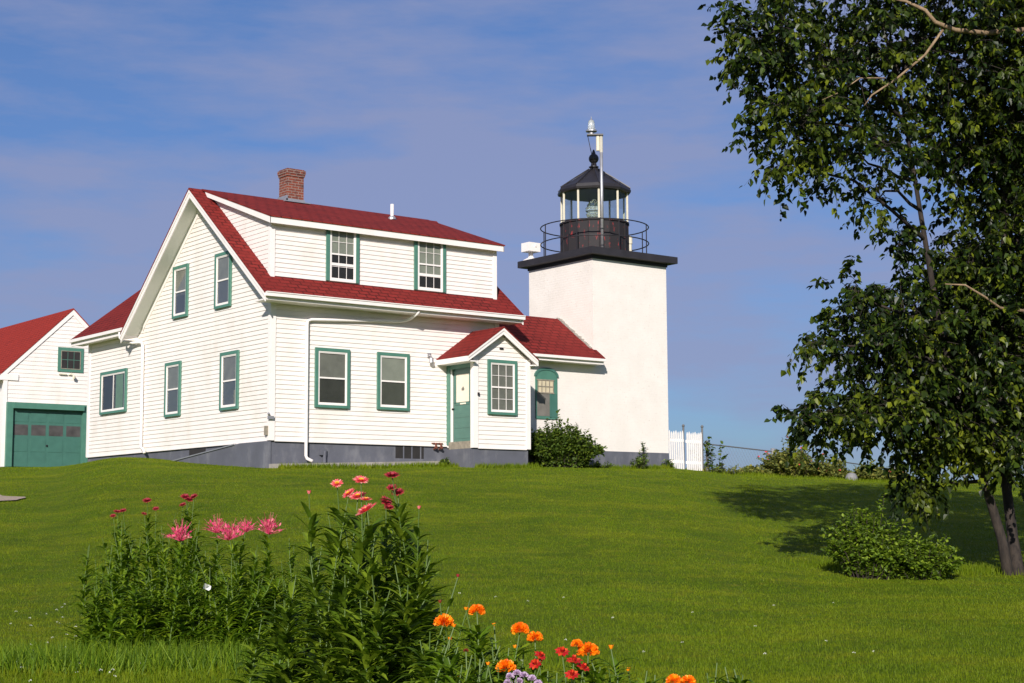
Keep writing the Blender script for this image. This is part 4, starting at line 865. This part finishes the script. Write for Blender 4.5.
def flowering_plant(name, base, tops, mat_leaf, label, cat, lw=.16, leafL=.16, leafW=.022, nleaf=30, kind='straw', group=GF, bend=.7, basal=0, low=.06, taper=.7):
    """tops: list of (point, radius, petal material, shape). one plant: stems, foliage, flowers"""
    e = empty(name, tuple(base), label, cat, group); sm = MB(); lm = MB()
    for p, r, pm, shp in tops:
        b0 = base+Vector((HR[0], HR[1], 0))*rng.normal()*.07+fW*rng.normal()*.07; b0.z = gz(b0.x, b0.y)-.02
        mid = b0.lerp(p, .5)+rv()*.10; st = [b0, b0.lerp(mid, .5)+rv()*.015, mid, mid.lerp(p, .5)+rv()*.012, p]
        sm.tube(st, [.006, .005, .0045, .0035, .0025], 5, cap=False)
        NL = int(nleaf*LEAFK)
        for j in range(NL):
            t = low+(.90-low)*(j+rng.random())/NL; i = min(3, int(t*4)); q = st[i].lerp(st[i+1], t*4-i)
            w = rng.random()*2*PI; d = Vector((math.cos(w), math.sin(w), .45+.9*rng.random())); k = (1.25-taper*t)*(.4+.9*rng.random())
            strap(lm, q, d, leafL*k, leafW*k*1.1, bend+.5*rng.random(), 4)
        if shp:
            fm = MB(); ax = Vector((rng.normal()*.25, rng.normal()*.25, 1))-fW*.55
            if shp == 'straw': bloom(fm, p, ax, r, 0, 4, 15, .15, .2)
            elif shp == 'bud': bloom(fm, p, Vector((0, 0, 1)), r, 0, 3, 8, .95, .34)
            elif shp == 'pom': pom(fm, p, r, 0, 130, .9)
            elif shp == 'disc': bloom(fm, p, ax, r, 0, 2, 9, .1, .38)
            elif shp == 'cleome':
                for j in range(85):
                    w = rng.random()*2*PI; el = rng.random()*1.5-.15; d = Vector((math.cos(w)*math.cos(el), math.sin(w)*math.cos(el), math.sin(el)*.9)); L1 = r*(.35+.55*rng.random())
                    q = p+d*L1; leaf(fm, q, d+Vector((0, 0, .5))+rv()*.8, rv(), r*(.16+.16*rng.random()), r*.075, .2)
                    fm.tube([p-Vector((0, 0, .03)), q], [.0016, .0012], 3, cap=False)
                    if j % 3 == 0: fm.tube([q, q+d*r*.6+Vector((0, 0, .01))], [.0012, .0008], 3, cap=False)
            fl = fm.build('flower', pm, e)
            if shp == 'straw' and pm == 'pink_petal': cm = MB(); bloom(cm, p+ax.normalized()*.006, ax, r*.33, 0, 2, 10, .5, .3); cm.build('flower_centre', 'yellow_petal', fl)
    for k in range(basal):
        w = rng.random()*2*PI; d = Vector((math.cos(w)*.6, math.sin(w)*.6, 1)); b0 = base+Vector((math.cos(w), math.sin(w), 0))*.08*rng.random(); strap(lm, b0, d, leafL*2.7*(.5+.6*rng.random()), leafW*.9, 1.3+.8*rng.random(), 6)
    sm.build('stem', 'stem_green', e); lm.build('foliage', mat_leaf, e); return e
P3 = lambda px, py, d: depV(px, py, d)
# strawflower group, about 8 m away
sd = 8.0
pl = [
 (352, sd, [(337, 484, 5.2), (349, 494, 6), (328, 512, 0), (345, 530, 0)], 'pink_petal', 'strawflower with two small pink heads, left side of the tall pink group'),
 (360, sd-.2, [(361, 481, 6.5), (358, 497, 7.5), (349, 549, 0)], 'pink_petal', 'strawflower carrying the highest pink head'),
 (368, sd-.5, [(367, 511, 10), (366, 500, 5), (375, 535, 0)], 'pink_petal', 'strawflower with the largest drooping salmon-pink head'),
 (388, sd-.1, [(392, 476, 6.5), (386, 502, 5.5), (400, 540, 0)], 'crimson_petal', 'strawflower with the highest dark crimson head'),
 (396, sd+.2, [(392, 488, 4.5), (398, 493, 6), (389, 508, 4.5), (415, 555, 0)], 'crimson_petal', 'strawflower with three crimson heads close together'),
 (412, sd-.3, [(419, 509, 3.2), (428, 540, 0), (430, 560, 0)], 'pink_petal', 'strawflower with one small pink bud at right of the tall group'),
 (318, sd+.3, [(309, 494, 3.5), (322, 545, 0)], 'pink_petal', 'slim strawflower with one pale pink bud, left of the tall group')]
for px, d, tp, pm, lb in pl:
    tops = [(P3(a, b, d+rng.normal()*.08), r*1.2/F_PX*d if r else 0, pm, ('bud' if 0 < r < 4 else 'straw') if r else None) for a, b, r in tp]
    flowering_plant('strawflower_plant', onground(px, d), tops, 'strawflower_leaf', lb, 'flower', leafL=.20, leafW=.021, nleaf=30, bend=.6, basal=0, low=.1)
for px, d, tp, lb in ((300, 7.8, [(296, 575), (310, 560), (284, 600)], 'leafy green plant without flowers at the left foot of the strawflowers'), (335, 7.3, [(330, 590), (345, 575), (318, 610)], 'leafy green plant without flowers in front of the pink strawflowers'),
                      (375, 7.2, [(372, 575), (390, 590), (360, 600)], 'dense leafy plant without flowers below the large pink head'), (410, 7.4, [(408, 585), (425, 600), (395, 565)], 'leafy plant without flowers below the crimson heads'),
                      (268, 8.2, [(262, 618), (275, 600), (285, 615)], 'low leafy plant between the pink clump and the strawflowers'), (435, 6.9, [(430, 632), (445, 645), (420, 640)], 'low leafy plant left of the first orange marigold')):
    flowering_plant('leafy_plant', onground(px, d), [(P3(a, b, d+rng.normal()*.1), 0, None, None) for a, b in tp]*1, 'strawflower_leaf', lb, 'plant', leafL=.20, leafW=.020, nleaf=36, bend=.8, basal=6, group='leafy plants without flowers', low=.1)
flowering_plant('strawflower_plant', onground(462, 7.0), [(P3(458, 577, 7.0), 3.3/F_PX*7, 'crimson_petal', 'bud'), (P3(440, 603, 7.0), 3.5/F_PX*7, 'rusty_petal', 'bud'), (P3(470, 600, 7.0), 0, None, None)], 'strawflower_leaf', 'lone thin strawflower with a dark round bud above the marigolds', 'flower', leafL=.12, leafW=.013, nleaf=14)
# marigolds
md = 5.8
mar = [(445, md, [(444, 624, 10, 'pom'), (454, 627, 3, 'bud'), (450, 640, 3, 'bud')], 'marigold with one broad orange head at the left of the row'),
 (478, md+.1, [(477, 612, 8, 'pom'), (466, 610, 3, 'bud'), (494, 626, 3, 'bud')], 'marigold with the highest orange head and a yellow bud'),
 (525, md, [(520, 631, 9, 'pom'), (535, 639, 8, 'pom'), (515, 648, 3, 'bud'), (524, 649, 2.5, 'bud')], 'marigold with a pair of touching orange heads'),
 (585, md-.1, [(588, 653, 11, 'pom'), (577, 645, 6, 'pom')], 'marigold with large orange heads above the red flowers'),
 (507, md-.3, [(506, 669, 10, 'pom'), (488, 665, 3, 'bud')], 'marigold head partly hidden behind the lilac flowers'),
 (612, md, [(611, 649, 4, 'bud')], 'marigold with a single orange bud right of the big heads'), (629, md, [(628, 671, 3.2, 'bud')], 'marigold with one tiny orange bud near the lower edge'),
 (680, md-.2, [(674, 682, 8, 'pom'), (688, 683, 8, 'pom')], 'marigold with yellow-orange heads cut by the lower edge')]
for px, d, tp, lb in mar:
    flowering_plant('marigold_plant', onground(px, d), [(P3(a, b, d+rng.normal()*.04), r*1.15/F_PX*d, 'orange_petal', s) for a, b, r, s in tp], 'garden_leaf', lb, 'flower', leafL=.11, leafW=.009, nleaf=34, bend=.8, group='orange marigolds', low=.3, taper=.35)
flowering_plant('red_flower_plant', onground(540, 5.6), [(P3(536, 664, 5.6), 7/F_PX*5.6, 'red_petal', 'disc'), (P3(540, 656, 5.6), 6/F_PX*5.6, 'red_petal', 'disc')], 'garden_leaf', 'red flower with two small heads left of the other red blooms', 'flower', leafL=.09, leafW=.012, nleaf=22, group='red flowers')
flowering_plant('red_flower_plant', onground(572, 5.6), [(P3(562, 652, 5.6), 7/F_PX*5.6, 'red_petal', 'disc'), (P3(574, 661, 5.6), 8/F_PX*5.6, 'red_petal', 'disc'), (P3(572, 675, 5.5), 7/F_PX*5.6, 'red_petal', 'disc'), (P3(583, 668, 5.6), 7/F_PX*5.6, 'red_petal', 'disc')], 'garden_leaf', 'deep red flowers clustered below the largest marigolds', 'flower', leafL=.09, leafW=.012, nleaf=22, group='red flowers')
flowering_plant('lilac_flower_plant', onground(520, 5.2), [(P3(a, b, 5.2), 5/F_PX*5.2, 'lilac_petal', 'pom') for a, b in ((510, 677), (517, 674), (524, 676), (532, 679), (519, 682), (508, 683), (538, 684))], 'garden_leaf', 'pale lilac flower cluster at the lower edge', 'flower', leafL=.08, leafW=.010, nleaf=16, group=GF)
flowering_plant('yellow_flower_plant', onground(455, 5.7), [(P3(a, b, 5.7), 3/F_PX*5.7, 'yellow_petal', 'pom') for a, b in ((451, 678), (459, 676), (447, 682))], 'garden_leaf', 'tiny yellow flowers near the lower edge below the left marigold', 'flower', leafL=.10, leafW=.012, nleaf=20, group=GF)
for px, d, yy in ((480, 5.5, 668), (548, 5.5, 680), (600, 5.6, 676), (655, 5.7, 684), (725, 6.2, 676), (500, 5.8, 655), (466, 5.6, 660)):
    flowering_plant('leafy_plant', onground(px, d), [(P3(px+dx, yy-9+dy, d), 3/F_PX*d if px == 466 and dx == 0 else 0, 'rusty_petal', 'pom' if px == 466 and dx == 0 else None) for dx, dy in ((-18, 6), (-8, -4), (0, 0), (9, 2), (18, 8))], 'garden_leaf',
        {480: 'leafy green plant between the first two marigolds', 548: 'small leafy plant below the red flowers', 600: 'leafy plant at the lower edge under the large marigold heads', 655: 'low leafy plant at the lower edge between two small orange buds', 725: 'low weeds at the lower edge right of the last marigold', 500: 'fine leafy plant left of the paired marigold heads', 466: 'leafy plant with one faded rusty flower head'}[px], 'plant', leafL=.15, leafW=.012, nleaf=34, bend=.9, basal=12, group='leafy plants without flowers', low=.4)
# cleome clump about 14.5 m away
cd = 14.3
cl = [(181, cd-.3, [(181, 538, 15)], 'pink spider flower on the nearest stem at the left of its row'), (218, cd+.3, [(217, 530, 12)], 'pink spider flower second from left'), (230, cd, [(229, 537, 14)], 'pink spider flower with a broad head in the middle of the row'),
      (246, cd+.4, [(246, 529, 10)], 'smaller pink spider flower right of the middle one'), (268, cd, [(269, 531, 14)], 'pink spider flower at the right end of the clump')]
for px, d, tp, lb in cl:
    flowering_plant('spider_flower_plant', onground(px, d), [(P3(a, b, d), r/F_PX*d, 'hot_pink_petal', 'cleome') for a, b, r in tp]+[(P3(px+q, 575+rng.normal()*8, d+rng.normal()*.1), 0, None, None) for q in (-14, 12)], 'garden_leaf', lb, 'flower', leafL=.20, leafW=.020, nleaf=26, bend=.8, basal=8, group='pink spider flowers', low=.03)
bk = [(120, 15.2, [(117, 512, 4), (123, 511, 4), (113, 516, 3)], 'strawflower with small red heads at the far left of the clump'), (148, 15.4, [(147, 501, 5), (144, 514, 3), (156, 509, 3.5)], 'strawflower with a single high red head over the clump'), (186, 15.3, [(185, 497, 5), (194, 497, 5), (183, 505, 4), (189, 500, 4)], 'strawflower with four dark red heads at the back of the clump')]
for px, d, tp, lb in bk:
    flowering_plant('strawflower_plant', onground(px, d), [(P3(a, b, d), r/F_PX*d, 'crimson_petal', 'straw') for a, b, r in tp]+[(P3(px+q, 540+rng.normal()*8, d), 0, None, None) for q in (-18, 16)], 'garden_leaf', lb, 'flower', leafL=.17, leafW=.019, nleaf=26, bend=.8, basal=4, group='strawflowers behind the pink clump', low=.05)
k = 0
lbs = {0: 'outermost arching grassy leaf clump at the left edge of the flower bed', }
spots = [(100, 560, 14.2), (118, 552, 14.8), (140, 545, 14.8), (160, 560, 14.0), (125, 585, 13.8), (150, 592, 13.6), (178, 580, 13.8), (200, 560, 14.6), (205, 590, 13.7), (232, 585, 13.8), (255, 575, 14.2), (258, 598, 13.6), (285, 585, 14.0), (300, 580, 14.4), (278, 565, 14.6), (175, 604, 13.4), (225, 606, 13.4), (130, 606, 13.4), (98, 590, 13.8), (195, 540, 15.0), (165, 535, 15.2), (240, 560, 14.7)]
for px, py, d in spots:
    flowering_plant('daylily_clump', onground(px, d), [(P3(px+q+rng.normal()*5, py-16+8*abs(q)/10+rng.normal()*9, d+rng.normal()*.15), 0, None, None) for q in (-14, -5, 4, 13)], 'garden_leaf', 'flowerless leafy green clump crowded among the pink spider flowers', 'plant', leafL=.19, leafW=.016, nleaf=22, bend=1.0, basal=30, group='leafy clumps in the flower bed', low=.03)
b_ = P3(205, 589, 13.2)
mb = MB(); leaf(mb, b_, Vector((1, 0, .4)), Vector((0, -1, .2)), .06, .03); leaf(mb, b_, Vector((-.3, -.5, .8)), Vector((0, -1, .2)), .06, .03); tag(mb.build('white_blossom', 'white_petal', origin=b_), 'tiny white blossom among the leaves of the spider flowers', 'blossom')

# ------------------------------------------------------------------ grass (stuff)
def blades(name, n, dens, hmin, hmax, wid, mask=None, mat='grass_blade', lean=.5):
    u, d = dens(n); x = CAM[0]+u*HR[0]+d*HF[0]; y = CAM[1]+u*HR[1]+d*HF[1]
    keep = ~((x > -.05) & (x < 13.5) & (y > -.1) & (y < 11.5)) & ~((x > 5.3) & (x < 7.3) & (y > -1.25) & (y < 0)) & ~((x > .9) & (y > 20.9))
    keep &= ~((np.abs(y+.25) < .17) & (x > .2) & (x < 5.2) & (rng.random(len(x)) < .85)) & ~((u < -16.2) & (d > 49.3) & (d < 55))
    keep &= ~((((u+12.3)/1.7)**2+((d-35.3)/1.0)**2 < .9))
    x, y, u, d = x[keep], y[keep], u[keep], d[keep]; n = len(x); z = ground(x, y)
    h = hmin+(hmax-hmin)*rng.random(n)**1.5; a = rng.random(n)*2*PI; l = lean*rng.random(n)*h; b = rng.random(n)*2*PI; w = wid*(.6+.8*rng.random(n))*np.clip(d/14, 1, 3)
    V = np.empty((n, 3, 3)); V[:, 0] = np.stack([x-np.cos(a)*w, y-np.sin(a)*w, z-.005], -1); V[:, 1] = np.stack([x+np.cos(a)*w, y+np.sin(a)*w, z-.005], -1); V[:, 2] = np.stack([x+np.cos(b)*l, y+np.sin(b)*l, z+h], -1)
    me = bpy.data.meshes.new(name); me.vertices.add(n*3); me.vertices.foreach_set('co', V.reshape(-1)); me.loops.add(n*3); me.loops.foreach_set('vertex_index', np.arange(n*3, dtype=np.int32))
    me.polygons.add(n); me.polygons.foreach_set('loop_start', np.arange(0, n*3, 3, dtype=np.int32)); me.polygons.foreach_set('loop_total', np.full(n, 3, dtype=np.int32)); me.update(calc_edges=True); me.materials.append(MATS[mat])
    o = bpy.data.objects.new(name, me); COL.objects.link(o); tag(o, kind='stuff'); return o
def dlog(n):
    d = 10.5*np.exp(rng.random(n)*math.log(54/10.5)); return (rng.random(n)-.45)*1.05*d, d
o = blades('lawn_grass', 680000, dlog, .014, .036, .003); tag(o, 'short mown green grass covering the whole lawn', 'grass')
def dbed(n): return np.concatenate([rng.normal(-2.85, .95, n//2), rng.normal(-1.3, 1.6, n-n//2)]), np.concatenate([rng.normal(13.6, .75, n//2), rng.normal(11.5, 1.5, n-n//2)])
o = blades('tall_grass', 22000, dbed, .03, .10, .004, lean=.8); tag(o, 'longer unmown grass round the flower beds in the foreground', 'grass')
def dfr(n): return -2.9+1.1*rng.normal(size=n)*.8, 13.0+.25*rng.normal(size=n)
o = blades('tall_grass', 9000, dfr, .06, .24, .005, mat='garden_leaf', lean=.9); tag(o, 'rank green grass at the front edge of the spider flower bed', 'grass')
def dbush(n): return rng.normal(6.1, .9, n), rng.normal(24.6, .35, n)
o = blades('tall_grass', 5000, dbush, .04, .13, .004, lean=.6); tag(o, 'longer unmown grass under the low bushes and tree trunk', 'grass')
def dwall(n):
    x = rng.random(n)*13.4; y = np.where((x > 5.3) & (x < 7.3), -1.3, -.14)-np.abs(rng.normal(0, .12, n))-np.where(x < 5.3, .25, 0); p = np.stack([x-CAM[0], y-CAM[1]], -1); return p @ HR, p @ HF
o = blades('tall_grass', 9000, dwall, .05, .17, .004, lean=.6); tag(o, 'uneven fringe of grass along the foot of the house and tower', 'grass')
def dcrest(n): return rng.random(n)*18+5.2, 50.3+rng.normal(0, .5, n)
o = blades('tall_grass', 16000, dcrest, .04, .16, .004, lean=.6); tag(o, 'longer grass along the hill crest by the fence', 'grass')
# clover heads
cv = MB()
for k in range(90):
    d = 11.5+rng.random()*8; px = rng.random()*(170 if k < 60 else 900)-10; p = onground(px, d)+Vector((0, 0, .05)); pom(cv, p, .015, n=9)
tag(cv.build('clover_blossoms', 'white_petal'), 'scattered white clover heads in the grass at lower left', 'clover', kind='stuff')

# ------------------------------------------------------------------ camera, sky, sun
cam = bpy.data.cameras.new('Camera'); co = bpy.data.objects.new('Camera', cam); COL.objects.link(co); S.camera = co
cam.sensor_width = 36; cam.lens = F_PX/1024*36; cam.clip_start = .1; cam.clip_end = 9000
R3 = Matrix(((RW[0, 0], RW[0, 1], -RW[0, 2]), (RW[1, 0], RW[1, 1], -RW[1, 2]), (RW[2, 0], RW[2, 1], -RW[2, 2])))
co.matrix_world = Matrix.Translation(Vector(CAM)) @ R3.to_4x4()
AZ, EL = math.radians(44), math.radians(25)
sd_ = Vector((-math.sin(AZ)*math.cos(EL), -math.cos(AZ)*math.cos(EL), math.sin(EL)))
sl = bpy.data.lights.new('Sun', 'SUN'); sl.energy = 5.0; sl.angle = math.radians(.5); sl.color = (1, .93, .86); so = bpy.data.objects.new('Sun', sl); COL.objects.link(so)
so.rotation_euler = sd_.to_track_quat('Z', 'Y').to_euler(); so.location = (-10, -20, 30)
wd = bpy.data.worlds.new('World'); S.world = wd; wd.use_nodes = True; nt = wd.node_tree; bg = nt.nodes['Background']
sk = nt.nodes.new('ShaderNodeTexSky'); sk.sky_type = 'NISHITA'; sk.sun_disc = False; sk.sun_elevation = EL; sk.sun_rotation = math.atan2(sd_.x, sd_.y); sk.altitude = 10; sk.dust_density = .6; sk.ozone_density = 2.5; sk.air_density = 1.0
tc = nt.nodes.new('ShaderNodeTexCoord'); mp = nt.nodes.new('ShaderNodeMapping'); mp.inputs['Rotation'].default_value = (0, 0, YAW); L(nt, tc.outputs['Generated'], mp.inputs[0])
v1 = vmul(nt, mp.outputs[0], (1.8, 1.8, 8.0)); n1 = noise(nt, v1, 2.6, 9, .58); v2 = vmul(nt, mp.outputs[0], (1.0, 1.0, 3.6)); n2 = noise(nt, v2, 2.0, 5, .55)
sz = nt.nodes.new('ShaderNodeSeparateXYZ'); L(nt, tc.outputs['Generated'], sz.inputs[0])
hz = mixc(nt, ramp(nt, sz.outputs[2], 0, .32), (.37, .49, .77), (.58, .70, .98))
tint = mixc(nt, 1.0, sk.outputs[0], hz, 'MULTIPLY')
av = nt.nodes.new('ShaderNodeMath'); av.operation = 'MULTIPLY_ADD'; L(nt, n1, av.inputs[0]); av.inputs[1].default_value = .6
k2 = nt.nodes.new('ShaderNodeMath'); k2.operation = 'MULTIPLY'; L(nt, n2, k2.inputs[0]); k2.inputs[1].default_value = .4; L(nt, k2.outputs[0], av.inputs[2])
fc = ramp(nt, av.outputs[0], .42, .56); fm_ = nt.nodes.new('ShaderNodeMath'); fm_.operation = 'MULTIPLY'; L(nt, fc, fm_.inputs[0]); fm_.inputs[1].default_value = .75
L(nt, mixc(nt, fm_.outputs[0], tint, (2.9, 3.25, 5.2)), bg.inputs[0]); bg.inputs[1].default_value = .085
S.view_settings.view_transform = 'Standard'; S.view_settings.look = 'None'; S.view_settings.exposure = .22; S.view_settings.gamma = 1
S.render.engine = 'CYCLES'; S.cycles.max_bounces = 6; S.cycles.transparent_max_bounces = 12
